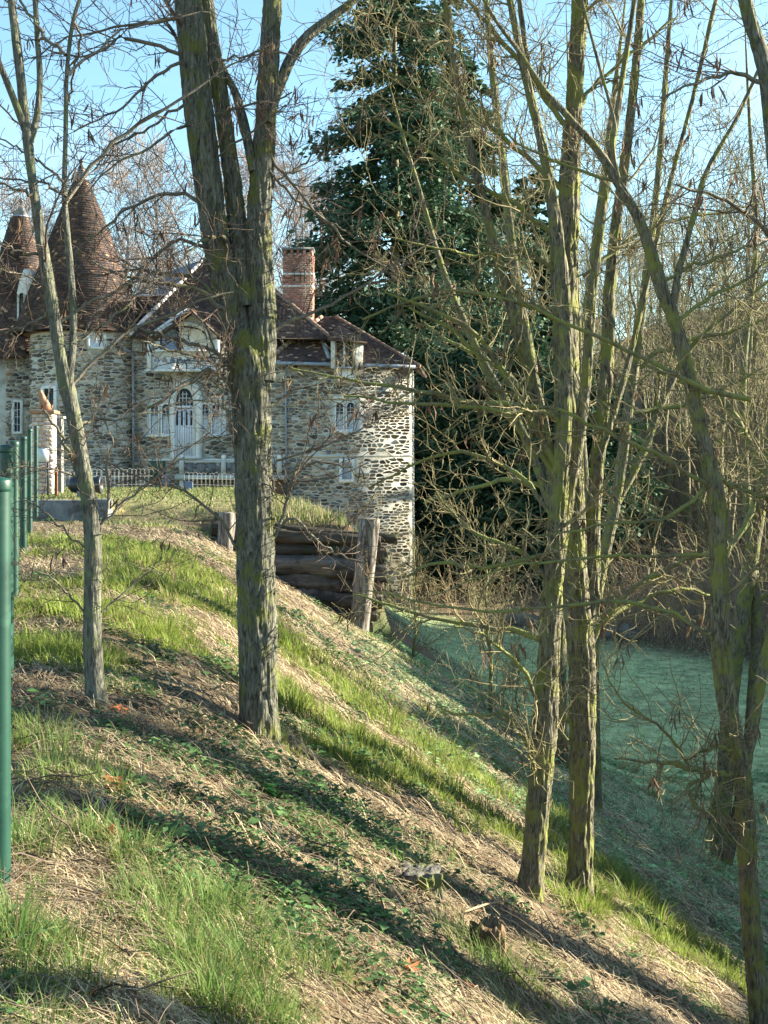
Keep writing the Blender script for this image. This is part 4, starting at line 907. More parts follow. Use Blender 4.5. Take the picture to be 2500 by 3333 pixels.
def build_tree(name, label, base_uv, stems, limbs, mats, seed, twig=(10, 10, 6), pods=0, group=None, kt=48, amp=.09, rt=.0022, extra_len=1., Y=None, freq=.019, up=.12, tstart=.25, flare=.3, limb_only=False):
    """stems: list of pixel polylines (thick, bark modelled); limbs: thinner pixel polylines; twigs grown from both"""
    rg = np.random.default_rng(seed); Y = Y or hit(*base_uv); b = P(base_uv[0], base_uv[1], Y)
    root = thing(name, label, 'tree', tuple(b), group)
    parts = []; limbP, limbR = [], []
    for i, s in enumerate(stems):
        dY = s[0] if np.isscalar(s[0]) else 0.; pts = s[1:] if np.isscalar(s[0]) else s
        L3 = px_limb(pts, Y, dY, 0, seed + i); e_ = L3[-1] - L3[-2]; e_[:3] *= .9 / max(np.linalg.norm(e_[:3]), 1e-6); e_[3] = 0
        L3 = np.vstack((L3, L3[-1] * (1, 1, 1, .6) + e_ * (1, 1, 1, 0), L3[-1] * (1, 1, 1, .08) + e_ * (2.1, 2.1, 2.3, 0)))
        if i == 0:
            d = L3[0] - L3[1]; d = d / np.linalg.norm(d[:3]) * .25; L3 = np.vstack((L3[0] + np.array((d[0], d[1], d[2], L3[0, 3] * .05)), L3))
        V, Q = bark_trunk(L3, seed + i * 7, kt if i == 0 else max(20, kt * 3 // 4), min(.1, .024 * Y / 9), amp, flare if i == 0 else 0, freq * max(1, Y / 11)); link('trunk' if i == 0 else 'stem', qmesh('trunk', V - b, Q, mats[0]), root)
        q = catmull(L3, 24); limbP.append(q[:, :3]); limbR.append(q[:, 3])
    LP_, LR_ = np.array(limbP), np.array(limbR)
    bp, br = [], []
    for i, s in enumerate(limbs):
        dY = s[0] if np.isscalar(s[0]) else rg.uniform(-.5, .5); pts = s[1:] if np.isscalar(s[0]) else s
        L3 = px_limb(pts, Y, dY, .02, seed + 50 + i); q = catmull(L3, 16)
        q[1:-1, :3] += rg.normal(size=(14, 3)) * .008 * Y / 9
        bp.append(q[:, :3]); br.append(q[:, 3])
    bp = np.array(bp).reshape(-1, 16, 3); br = np.array(br).reshape(-1, 16)
    e = extra_len
    if twig[0] and not limb_only:
        gp1, gr1 = spawn(LP_, LR_, twig[0], rg, (tstart, 1), (45, 80), (.9 * e, 2.2 * e), (.18, .32), 16, .13, up, .003, .3, rmax=.022)
        sel = np.concatenate((bp, gp1)), np.concatenate((br, gr1))
    else: sel = bp, br
    p2, r2 = spawn(sel[0], sel[1], twig[1], rg, (.12, 1), (35, 75), (.25 * e, .9 * e), (.3, .55), 7, .2, up, rt, .35, rmax=.009)
    p3, r3 = spawn(p2, r2, twig[2], rg, (.15, 1), (40, 85), (.05 * e, .26 * e), (.5, .8), 4, .25, .03, rt * .85, .3, rmax=.004)
    # short thorn spurs give the knobbly outline
    p4, r4 = spawn(sel[0], sel[1], 14, rg, (.05, 1), (60, 90), (.015, .05), (.3, .5), 3, .1, 0, .0016, 0, rmax=.006)
    for q in range(len(bp)):
        V, Q = tubes(bp[q:q + 1], br[q:q + 1], 8); link('branch', qmesh('branch', V - b, Q, mats[1]), root)
    V, Q = merge(([tubes(gp1, gr1, 6)] if twig[0] and not limb_only else []) + [tubes(p2, r2, 4), tubes(p3, r3, 3), tubes(p4, r4, 3)]); o = link('twigs', qmesh('twigs', V - b, Q, mats[2]), root); o['kind'] = 'stuff'
    if pods:
        V, Q = pods_mesh(p2, r2, rg, pods); o = link('seed_pods', qmesh('seed_pods', V - b, Q, M['pod'], False), root); o['kind'] = 'stuff'
    return root

GREY = (M['bark_grey'], M['limb_grey'], M['twig']); MOSS = (M['bark_moss'], M['limb_grey'], M['twig']); RIGHT = (M['bark_right'], M['limb_moss'], M['twig_right'])
# slim tree on the left
build_tree('slim_tree', 'slim grey tree forking low, nearest the green fence', (315, 2300), [
    [(315, 2300, 34), (302, 2100, 30), (302, 1900, 28), (302, 1760, 27), (290, 1640, 25), (266, 1500, 24), (240, 1360, 24), (216, 1250, 26), (196, 1150, 20), (165, 960, 19), (134, 780, 17.5), (106, 590, 15), (88, 440, 16)],
    [.25, (222, 1240, 16), (236, 1140, 12), (238, 1000, 11.5), (228, 860, 11), (212, 680, 10), (210, 600, 9), (214, 420, 7.5), (218, 230, 6.5), (240, 60, 6), (280, -60, 5), (330, -260, 4)],
    [-.2, (92, 450, 12), (55, 350, 11), (20, 260, 10), (-20, 150, 9), (-70, -100, 7)],
    [.2, (98, 460, 12), (120, 380, 11), (130, 260, 10), (122, 120, 9), (112, -40, 8), (100, -300, 6)],
    [.3, (100, 440, 7), (84, 330, 6.5), (68, 180, 6), (50, 40, 5.5), (20, -120, 5)]],
   [[.3, (212, 660, 8), (252, 590, 7), (330, 510, 7), (430, 420, 6), (560, 340, 5), (690, 250, 3.5), (800, 190, 2.5)],
    [.4, (225, 1260, 7), (300, 1180, 6), (405, 1082, 5.5), (520, 1040, 5), (640, 985, 3.5), (760, 950, 2.5)],
    [-.2, (268, 1580, 7), (235, 1490, 6), (190, 1400, 5), (140, 1335, 4)],
    [.2, (330, 1990, 4), (400, 1930, 3), (470, 1870, 2.5), (530, 1815, 1.6)],
    [-.3, (290, 2010, 4), (220, 1930, 3.5), (150, 1870, 3), (60, 1830, 2)],
    [.3, (326, 1740, 5), (356, 1640, 5), (352, 1500, 4), (370, 1430, 3), (300, 1300, 2.5)],
    [.1, (318, 1720, 5), (420, 1620, 4), (560, 1510, 3.2), (680, 1410, 2.4)],
    [-.4, (268, 1560, 4), (180, 1530, 3), (90, 1520, 2), (20, 1530, 1.5)],
    [.5, (250, 1380, 5), (330, 1370, 4), (470, 1350, 3.4), (600, 1310, 3), (720, 1290, 2)],
    [.2, (180, 1060, 6), (300, 980, 5), (420, 930, 4), (520, 880, 3)],
    [-.1, (140, 830, 6), (80, 820, 4.5), (20, 800, 3.5), (-60, 790, 3)],
    [-.2, (120, 640, 6), (60, 620, 5), (0, 600, 4), (-70, 640, 3)],
    [.2, (212, 640, 5), (150, 600, 4), (70, 590, 3.5), (-20, 570, 2.6)],
    [.1, (214, 600, 5), (120, 520, 4), (40, 470, 3), (-40, 450, 2)],
    [.2, (215, 180, 6), (150, 120, 6), (90, 40, 5), (30, -60, 4)],
    [.4, (230, 1120, 4), (330, 1060, 4), (420, 990, 3.4), (520, 900, 3)],
    [-.2, (170, 1010, 4), (90, 1060, 3), (20, 1080, 2.5), (-60, 1060, 2)],
    [-.3, (160, 960, 4), (90, 900, 3), (10, 880, 2.4), (-40, 900, 2)],
    [.2, (300, 1800, 4), (210, 1730, 3), (120, 1650, 2.4), (60, 1620, 1.8)],
    [.6, (218, 250, 5), (330, 150, 5), (420, 90, 4), (560, 60, 3), (680, 40, 2.2)],
    [.5, (236, 70, 5), (262, 120, 4), (240, 230, 3.5), (225, 330, 3)]],
   GREY, 21, (5, 11, 5), 26, kt=56, amp=.09, rt=.0018, freq=.02, extra_len=.75, tstart=.45, flare=.22)
# the big forked tree
build_tree('forked_tree', 'large forked tree with furrowed bark in the middle of the bank', (845, 2395), [
    [(845, 2395, 62), (840, 2250, 61), (836, 2000, 60), (832, 1750, 60), (824, 1500, 58), (818, 1320, 62), (808, 1180, 66), (772, 1070, 46), (740, 950, 41), (705, 800, 41), (688, 680, 41), (664, 500, 43), (640, 300, 44), (622, 100, 42), (605, -80, 40), (590, -400, 34), (560, -900, 24), (540, -1500, 12)],
    [.1, (846, 1240, 46), (852, 1100, 46), (852, 950, 44), (842, 800, 41), (846, 640, 37), (860, 470, 33), (872, 260, 31), (884, 60, 29), (890, -80, 28), (900, -500, 22), (930, -1000, 14), (940, -1500, 7)],
    [.3, (806, 1000, 30), (790, 860, 30), (772, 720, 29), (750, 540, 27), (722, 340, 26), (690, 140, 23), (668, -20, 22), (640, -300, 18), (600, -800, 10)],
    [.2, (870, 400, 16), (885, 350, 18), (905, 290, 17), (950, 185, 17), (1010, 110, 15), (1090, 48, 13), (1180, -30, 11), (1300, -200, 8), (1400, -450, 5)],
    [.25, (826, 560, 15), (800, 430, 15), (768, 310, 13), (740, 250, 11), (720, 205, 9)]],
   [[-.3, (612, 190, 7.2), (540, 160, 6.4), (430, 128, 6.4), (390, 117, 5.6), (330, 165, 4.8), (240, 185, 3.2), (150, 160, 2.4)],
    [-.4, (614, 195, 6.4), (540, 225, 5.6), (470, 280, 4.8), (400, 345, 4.0), (320, 390, 3.2), (240, 430, 2.4)],
    [-.2, (620, 330, 5.6), (560, 360, 4.8), (480, 420, 4.0), (380, 470, 3.2), (300, 560, 2.4)],
    [-.5, (632, 400, 5.6), (560, 430, 4.8), (480, 480, 4.4), (380, 530, 3.2), (260, 640, 2.4)],
    [.2, (650, 660, 7.2), (600, 635, 6.4), (520, 632, 5.6), (440, 670, 4.8), (370, 715, 4.0), (240, 830, 2.8)],
    [-.4, (745, 800, 8.0), (720, 770, 7.2), (650, 790, 4.8), (600, 840, 4.0)],
    [-.5, (770, 1060, 10.4), (720, 1000, 9.6), (650, 945, 8.8), (560, 925, 8.0), (460, 915, 6.4), (380, 890, 4.8), (300, 850, 3.2)],
    [-.3, (770, 1040, 8.0), (700, 960, 7.2), (620, 900, 7.2), (520, 890, 6.4), (420, 880, 4.0), (300, 900, 2.4)],
    [-.4, (700, 790, 7.2), (650, 800, 6.4), (560, 780, 5.6), (470, 880, 4.8), (330, 990, 4.0), (250, 1130, 2.4)],
    [-.2, (800, 1250, 6.4), (700, 1150, 6.4), (600, 1110, 6.4), (500, 1080, 4.8), (420, 1060, 3.2)],
    [-.4, (805, 1320, 8.0), (740, 1245, 8.0), (680, 1205, 7.2), (620, 1240, 6.4), (540, 1290, 5.6), (430, 1340, 4.0)],
    [-.5, (800, 1200, 5.6), (700, 1180, 4.8), (560, 1140, 4.0), (460, 1110, 3.2)],
    [-.3, (790, 1840, 4.8), (760, 1760, 4.8), (700, 1680, 4.8), (600, 1600, 4.0), (470, 1560, 3.2), (330, 1500, 2.4)],
    [-.3, (785, 1500, 5.6), (750, 1400, 5.6), (720, 1280, 4.8), (700, 1160, 3.2)],
    [.2, (880, 1080, 7.2), (960, 1040, 6.4), (1060, 1000, 4.8), (1200, 920, 4.0), (1330, 830, 3.2), (1450, 760, 2.4)],
    [.3, (880, 500, 5.6), (960, 610, 4.8), (1080, 740, 4.8), (1180, 830, 3.2), (1300, 900, 2.4)],
    [.3, (880, 560, 4.8), (950, 640, 4.8), (1040, 700, 4.0), (1150, 770, 3.2)],
    [.4, (860, 640, 4.8), (900, 590, 4.0), (980, 540, 3.2), (1050, 460, 2.4), (1080, 400, 1.6)],
    [-.2, (620, 60, 4.8), (500, 70, 4.8), (370, 90, 4.0), (230, 120, 3.2), (100, 190, 2.4)],
    [-.3, (640, 250, 4.0), (700, 200, 4.8), (780, 185, 4.0), (900, 170, 3.2), (980, 200, 2.4)],
    [-.3, (690, 380, 4.0), (780, 350, 4.0), (880, 330, 3.2), (950, 300, 2.4)],
    [-.3, (650, 510, 4.8), (720, 500, 4.0), (760, 470, 4.0), (860, 400, 3.2), (930, 340, 2.4)],
    [.2, (900, 1500, 4.0), (960, 1480, 3.2), (1080, 1440, 3.2), (1200, 1380, 2.4), (1330, 1330, 1.6)],
    [.1, (895, 1750, 4.8), (925, 1670, 5.6), (960, 1540, 4.8), (1030, 1500, 4.0), (1150, 1520, 2.4)],
    [.1, (895, 1720, 4.8), (960, 1690, 4.8), (1010, 1740, 4.8), (1070, 1790, 4.0), (1180, 1830, 3.2)],
    [.3, (880, 1320, 4.8), (980, 1260, 4.8), (1100, 1280, 4.0), (1280, 1290, 2.4)]],
   MOSS, 31, (8, 12, 6), 230, kt=96, amp=.22, extra_len=.95, tstart=.45, flare=.4)
# the pair in front on the right
build_tree('mossy_pair_tree', 'thinner leaning left tree of the close mossy pair on the lower bank', (1722, 2925), [
    [(1722, 2925, 44), (1738, 2780, 37), (1752, 2620, 36), (1770, 2420, 38), (1780, 2260, 36), (1786, 2120, 32), (1800, 1900, 30), (1812, 1700, 28), (1828, 1500, 25), (1838, 1300, 22), (1842, 1050, 20), (1820, 800, 18), (1770, 500, 15), (1700, 200, 12), (1640, -100, 9)],
    [.3, (1800, 1960, 18), (1836, 1700, 20), (1880, 1450, 18), (1910, 1200, 16), (1935, 900, 14), (1990, 500, 11), (2050, 100, 8)]],
   [[-.4, (1775, 2360, 8), (1750, 2280, 8), (1700, 2180, 7), (1640, 2120, 6), (1560, 2060, 4), (1480, 2040, 3)],
    [-.3, (1768, 2500, 7), (1720, 2420, 6), (1650, 2330, 6), (1560, 2330, 5), (1480, 2320, 4), (1430, 2300, 3)],
    [-.2, (1770, 2560, 6), (1740, 2500, 6), (1725, 2450, 4)],
    [.1, (1795, 1900, 9), (1700, 1800, 8), (1600, 1760, 7), (1500, 1700, 5), (1420, 1600, 3)],
    [.2, (1780, 2100, 10), (1720, 2060, 10), (1600, 2045, 9), (1420, 2018, 7), (1260, 1966, 5), (1150, 1935, 3)],
    [-.3, (1800, 1800, 8), (1690, 1820, 7), (1560, 1850, 7), (1420, 1830, 6), (1310, 1880, 4)],
    [-.2, (1820, 1350, 9), (1760, 1330, 10), (1650, 1312, 10), (1500, 1300, 9), (1340, 1262, 7), (1150, 1240, 5), (950, 1200, 3)],
    [-.3, (1830, 1380, 8), (1780, 1340, 9), (1660, 1340, 8), (1500, 1320, 7), (1300, 1310, 5), (1120, 1290, 4)],
    [.4, (1810, 1700, 8), (1700, 1560, 8), (1600, 1500, 7), (1480, 1470, 6), (1330, 1520, 4), (1200, 1590, 3)]],
   RIGHT, 41, (6, 18, 6), 40, kt=64, amp=.24, extra_len=.85, tstart=.15)
build_tree('mossy_pair_tree', 'thicker upright right tree of the close mossy pair on the lower bank', (1882, 2938), [
    [(1882, 2938, 46.8), (1890, 2780, 37.8), (1894, 2600, 36.9), (1896, 2400, 39.6), (1894, 2200, 42.3), (1884, 2050, 43.2), (1872, 1900, 43.2), (1860, 1700, 43.2), (1852, 1500, 43.2), (1846, 1250, 41.4), (1840, 1000, 39.6), (1846, 750, 36.0), (1862, 450, 28.1), (1880, 150, 25.0), (1890, -100, 23.4), (1900, -700, 15.6), (1920, -1500, 6.2)],
    [.4, (1900, 2150, 23.4), (1925, 1950, 23.4), (1930, 1700, 21.8), (1950, 1450, 21.1), (1975, 1200, 20.3), (1985, 950, 18.7), (2010, 700, 16.4), (2050, 400, 14.0), (2080, 100, 12.5), (2100, -200, 10.1), (2150, -700, 6.2)],
    [-.3, (1850, 1750, 17.2), (1770, 1400, 17.2), (1690, 1100, 15.6), (1620, 850, 14.0), (1560, 600, 12.5), (1500, 350, 10.1), (1460, 100, 7.8), (1430, -200, 5.5)],
    [.6, (1950, 1500, 10.0), (2040, 1200, 9.5), (2110, 900, 8.5), (2180, 600, 7.5), (2260, 300, 6.4), (2330, 0, 7.0), (2400, -300, 4.7)],
    [.2, (1850, 1250, 14.0), (1810, 950, 13.3), (1790, 650, 11.7), (1730, 300, 9.4), (1690, 0, 7.8), (1650, -300, 4.7)]],
   [[.2, (1915, 2110, 10.9), (1960, 2030, 11.7), (2040, 1940, 10.9), (2120, 1880, 9.4), (2200, 1830, 7.8), (2300, 1800, 6.2)],
    [.4, (1900, 2080, 7.8), (1980, 2010, 8.6), (2080, 1960, 7.0), (2200, 1920, 6.2), (2330, 1940, 4.7)],
    [-.4, (1850, 1700, 10.9), (1800, 1500, 10.9), (1700, 1320, 10.1), (1620, 1180, 9.4), (1540, 1080, 7.8), (1400, 1000, 5.5), (1250, 950, 3.1)],
    [-.3, (1840, 1600, 9.4), (1760, 1480, 9.4), (1650, 1350, 8.6), (1580, 1200, 7.8), (1480, 1080, 6.2), (1330, 1000, 3.9)],
    [-.3, (1840, 1050, 9.4), (1720, 1000, 9.4), (1600, 960, 8.6), (1480, 950, 7.0), (1330, 980, 4.7), (1180, 1040, 3.1)],
    [-.4, (1838, 800, 9.4), (1720, 700, 8.6), (1600, 620, 7.8), (1480, 560, 6.2), (1340, 440, 4.7), (1200, 380, 3.1)],
    [-.4, (1830, 620, 9.4), (1700, 500, 8.6), (1560, 390, 7.0), (1440, 330, 5.5), (1300, 260, 3.9), (1150, 160, 2.3)],
    [-.2, (1850, 420, 9.4), (1720, 240, 8.6), (1600, 90, 7.8), (1480, -40, 5.5)],
    [-.5, (1840, 900, 7.0), (1700, 820, 6.2), (1560, 830, 5.5), (1400, 800, 3.9), (1250, 770, 2.3)],
    [.4, (1860, 380, 7.0), (1960, 250, 6.2), (2080, 160, 5.5), (2200, 60, 3.9)],
    [.4, (1900, 900, 7.0), (2020, 800, 6.2), (2180, 720, 5.5), (2350, 690, 3.9), (2480, 660, 2.3)],
    [.3, (1880, 2450, 4.7), (1840, 2400, 3.9), (1800, 2360, 3.1), (1740, 2340, 2.3)],
    [-.3, (1880, 2400, 6.2), (1830, 2300, 5.5), (1810, 2240, 4.7), (1760, 2200, 3.1)]],
   RIGHT, 43, (9, 17, 6), 330, kt=80, amp=.24, extra_len=1.0, tstart=.3)
# trees further down the slope behind the pair
build_tree('shaded_tree', 'dark shaded trunk behind the mossy pair at the meadow edge', (1828, 2500), [
    [(1828, 2500, 26), (1822, 2350, 24), (1820, 2150, 24), (1822, 1900, 23), (1800, 1600, 22), (1740, 1250, 20), (1680, 900, 17), (1640, 550, 14), (1600, 200, 11), (1570, -200, 8)],
    [.5, (1818, 1800, 18), (1860, 1500, 17), (1900, 1100, 15), (1950, 700, 12), (2000, 300, 9)],
    [-.5, (1812, 1700, 14), (1700, 1400, 14), (1560, 1150, 13), (1450, 900, 10), (1360, 600, 7)]],
   [[.5, (1750, 1300, 9), (1600, 1180, 8), (1480, 1120, 6), (1380, 1050, 4)], [.5, (1800, 1600, 9), (1650, 1560, 8), (1500, 1600, 6), (1380, 1640, 4)]],
   RIGHT, 47, (9, 11, 5), 120, kt=28, amp=.1, extra_len=1.7, rt=.004)
build_tree('shaded_tree', 'slim dark trunk just right of and behind the mossy pair', (1938, 2640), [
    [(1938, 2640, 22), (1935, 2450, 20), (1930, 2200, 20), (1940, 1950, 19), (2010, 1600, 18), (2050, 1300, 17), (2090, 1000, 14), (2140, 600, 11), (2170, 200, 8)],
    [.3, (2000, 1650, 14), (2090, 1480, 13), (2160, 1300, 12), (2260, 1120, 9), (2400, 1000, 6)],
    [.3, (1940, 1900, 12), (1900, 1500, 12), (1880, 1000, 10), (1860, 500, 7)]],
   [[.4, (2050, 1350, 9), (2160, 1330, 8), (2300, 1290, 7), (2480, 1200, 5)], [.3, (2060, 1200, 8), (2200, 1120, 8), (2380, 1080, 6), (2520, 1030, 4)]],
   RIGHT, 53, (9, 11, 5), 100, kt=28, amp=.1, extra_len=1.5, rt=.0035)
build_tree('twin_stem_tree', 'two stemmed tree standing low on the shaded slope at right', (2342, 2812), [
    [(2338, 2812, 30), (2350, 2650, 28), (2362, 2500, 27), (2376, 2300, 26), (2400, 2100, 25), (2440, 1850, 23), (2480, 1600, 20), (2540, 1200, 15), (2580, 800, 10)],
    [.2, (2362, 2810, 22), (2400, 2650, 19), (2430, 2480, 18), (2450, 2250, 17), (2460, 1950, 15), (2430, 1600, 13), (2420, 1200, 11), (2460, 800, 8), (2440, 400, 6)]],
   [[.5, (2400, 2100, 12), (2450, 1980, 11), (2560, 1880, 8)], [-.4, (2470, 1600, 12), (2420, 1720, 10), (2330, 1860, 6)], [.2, (2480, 1560, 12), (2420, 1400, 12), (2330, 1290, 12), (2200, 1240, 9), (2050, 1150, 6)]],
   RIGHT, 57, (9, 11, 5), 60, kt=28, amp=.09, extra_len=1.5, rt=.0035)
# the leaning tree at the right edge, whose base is below the picture
build_tree('leaning_tree', 'dark furrowed trunk rising from the bottom right corner with long mossy branches', (2478, 3420), [
    [(2478, 3420, 36.7), (2468, 3250, 32.4), (2448, 3050, 29.7), (2436, 2850, 29.7), (2426, 2650, 28.2), (2415, 2500, 25.4), (2380, 2360, 28.2), (2352, 2180, 29.7), (2342, 2000, 28.2), (2338, 1800, 26.8), (2330, 1620, 26.8), (2300, 1480, 22.6), (2268, 1340, 21.8), (2232, 1180, 21.2), (2190, 1030, 20.5), (2150, 930, 19.1), (2090, 740, 15.5), (2020, 610, 14.1), (1940, 480, 12.0), (1850, 380, 10.6), (1770, 290, 8.5), (1690, 170, 7.1), (1610, 60, 5.9), (1530, -80, 4.5)],
    [.2, (2180, 1010, 14.1), (2140, 860, 12.0), (2080, 700, 10.6), (2020, 610, 9.1), (1995, 480, 7.7), (2000, 400, 5.9), (1960, 250, 5.2), (1920, 100, 4.5), (1880, -60, 3.2)],
    [.3, (2190, 1000, 11.3), (2215, 860, 10.6), (2260, 700, 9.1), (2300, 560, 8.5), (2400, 380, 6.5), (2480, 200, 5.2), (2560, 0, 3.9)],
    [.2, (2420, 2500, 18.3), (2450, 2380, 17.0), (2480, 2200, 15.5), (2520, 2000, 12.7)]],
   [[-.5, (2320, 1590, 8.5), (2250, 1550, 7.7), (2150, 1490, 7.1), (2050, 1440, 7.1), (1930, 1380, 6.5), (1800, 1330, 5.9), (1700, 1320, 4.5)],
    [-.4, (2440, 1300, 9.1), (2330, 1280, 9.1), (2240, 1240, 8.5), (2120, 1180, 7.7), (2000, 1120, 7.1), (1880, 1070, 6.5), (1760, 1010, 5.2), (1600, 960, 3.9), (1400, 940, 2.6)],
    [-.3, (2320, 1570, 7.7), (2270, 1610, 7.1), (2190, 1680, 6.5), (2100, 1700, 5.9), (2000, 1705, 5.2), (1850, 1732, 3.9), (1720, 1745, 2.6)],
    [.3, (2330, 1555, 7.1), (2380, 1580, 7.1), (2440, 1602, 6.5), (2520, 1625, 5.2)],
    [-.3, (2318, 1810, 6.5), (2200, 1805, 5.9), (2060, 1806, 5.2), (1930, 1815, 5.2), (1800, 1828, 4.5), (1660, 1845, 3.9), (1500, 1905, 2.6), (1400, 1940, 2.0)],
    [-.4, (2322, 2080, 7.7), (2260, 2035, 7.7), (2150, 1982, 7.1), (2050, 1962, 7.1), (1950, 1957, 6.5), (1840, 1970, 5.9), (1720, 1981, 5.2), (1560, 1990, 4.5), (1420, 1970, 3.9), (1290, 1940, 2.6), (1180, 1920, 2.0)],
    [-.2, (2420, 2520, 9.1), (2360, 2520, 11.3), (2290, 2510, 11.3), (2200, 2490, 8.5), (2120, 2480, 5.9), (2000, 2470, 2.6)],
    [-.3, (2370, 2520, 7.7), (2330, 2600, 7.1), (2310, 2680, 5.9), (2300, 2760, 3.2)],
    [-.3, (2330, 2520, 5.9), (2240, 2560, 5.9), (2280, 2640, 4.5), (2330, 2640, 3.2)],
    [-.4, (2250, 2500, 5.2), (2180, 2400, 5.2), (2080, 2320, 4.5), (2000, 2250, 3.2), (1960, 2160, 2.0)],
    [-.3, (2410, 2440, 5.9), (2310, 2440, 5.9), (2230, 2470, 5.2)],
    [.3, (2200, 1050, 5.9), (2320, 960, 5.9), (2440, 900, 4.5), (2540, 820, 3.2)],
    [-.3, (2020, 600, 5.9), (1900, 560, 5.2), (1750, 500, 4.5), (1600, 420, 3.2), (1450, 380, 2.0)],
    [.2, (2150, 920, 5.9), (2260, 860, 5.9), (2380, 820, 4.5), (2500, 780, 3.2)]],
   RIGHT, 61, (8, 17, 6), 150, kt=72, amp=.22, extra_len=.95, tstart=.3, Y=8.6, flare=0)
build_tree('corner_branch_tree', 'nearest dark trunk leaning in over the upper right corner', (2700, 3300), [
    [(2700, 3300, 60), (2680, 2500, 52), (2640, 1500, 46), (2560, 800, 36), (2500, 280, 27), (2440, 60, 22), (2410, -80, 20), (2360, -400, 14), (2300, -900, 8)]],
   [[-.3, (2560, 820, 10), (2440, 700, 8), (2330, 640, 6), (2200, 600, 4)], [-.2, (2500, 280, 9), (2400, 240, 7), (2280, 260, 5), (2150, 320, 3)]],
   MOSS, 67, (8, 12, 5), 80, kt=40, amp=.1, Y=7.6, flare=0, tstart=.5)

# ---- farther trees: prototypes copied with their parts
def far_tree(name, label, group, H, r0, seed, n1, n2, n3, rt, mats, lean=.03, crown=.35, ang=(25, 55), ln=.32):
    rg = np.random.default_rng(seed); n = 16; t = np.linspace(0, 1, n)
    C = np.zeros((1, n, 3)); C[0, :, 2] = t * H - .3; C[0, :, 0] = np.cumsum(rg.normal(size=n) * H * .008) + lean * H * t; C[0, :, 1] = np.cumsum(rg.normal(size=n) * H * .008)
    Rr = (r0 * (1 - t) ** .8 + .012)[None]
    p1, q1 = spawn(C, Rr, n1, rg, (crown, 1), ang, (H * ln * .7, H * ln * 1.3), (.3, .5), 9, .1, .18, rt * 1.5, .45)
    p2, q2 = spawn(p1, q1, n2, rg, (.2, 1), (25, 60), (H * .08, H * .17), (.4, .6), 6, .14, .1, rt, .35)
    p3, q3 = spawn(p2, q2, n3, rg, (.2, 1), (25, 65), (H * .03, H * .08), (.5, .8), 4, .18, .05, rt * .8, .3)
    root = thing(name, label, 'tree', (0, 0, 0), group)
    V, Q = tubes(C, Rr, 9); link('trunk', qmesh('trunk', V, Q, mats[0]), root)
    V, Q = merge([tubes(p1, q1, 5), tubes(p2, q2, 3), tubes(p3, q3, 3)]); o = link('crown', qmesh('crown', V, Q, mats[1]), root); o['kind'] = 'stuff'
    return root
def dup(root, loc, rz, s, label=None):
    r = root.copy(); COL.objects.link(r); r.location = loc; r.rotation_euler = (0, 0, rz); r.scale = (s, s, s)
    if label: r['label'] = label
    for c in root.children:
        d = c.copy(); COL.objects.link(d); d.parent = r
    return r
FT = [far_tree('wood_tree', 'slender bare tree in the wood beyond the meadow', 'bare trees of the wood beyond the meadow', 16, .17, 200 + i, 14, 8, 4, .011, (M['far_bark'], M['far_bark']), crown=.25, ang=(20, 50)) for i in range(3)]
rw_ = random.Random(12); used = 0
spots = []
for i in range(34):
    u = rw_.uniform(1640, 2640); Y = rw_.uniform(58, 125)
    if u < 1980: Y = rw_.uniform(98, 130); u += 160; x = (u - CX) / F * Y
    if Y < 66 - 1.43 * x: Y = 66 - 1.43 * x + rw_.uniform(0, 18); x = (u - CX) / F * Y
    spots.append((x, Y))
for i, (x, Y) in enumerate(spots):
    z = float(gz(x, Y)); s = rw_.uniform(.75, 1.35); rz = rw_.uniform(0, 6.28)
    if i < 3: FT[i].location = (x, Y, z); FT[i].rotation_euler = (0, 0, rz); FT[i].scale = (s, s, s)
    else: dup(FT[i % 3], (x, Y, z), rz, s)
BT = [far_tree('bare_tree', 'round pale bare tree behind the chateau roofs', 'bare trees behind the chateau', 20, .3, 300 + i, 22, 12, 8, .016, (M['far_twig'], M['far_twig']), crown=.3, ang=(25, 60), ln=.36) for i in range(2)]
for i, (u, vt, Y) in enumerate([(430, 560, 92), (560, 530, 98), (660, 520, 94), (960, 560, 96), (1060, 600, 100), (800, 540, 104), (20, 640, 100), (160, 690, 96), (330, 600, 105)]):
    lab = 'pale bare tree rising behind the chateau ' + ('roofs left of the forked tree', 'main ridge behind the forked trunk', 'roof just right of the middle stem', 'chimney on its right side', 'wing roof left of the tall conifer', 'roof between the trunk and the chimney', 'left tower cone', 'gap between the two cones', 'roof right of the large cone')[i]
    x = (u - CX) / F * Y; top = (HY - vt) / F * Y; zb = -2.5; s = (top - zb) / 21.
    if i < 2: BT[i].location = (x, Y, zb); BT[i].scale = (s,) * 3; BT[i]['label'] = lab
    else: dup(BT[i % 2], (x, Y, zb), i * 1.7, s, lab)

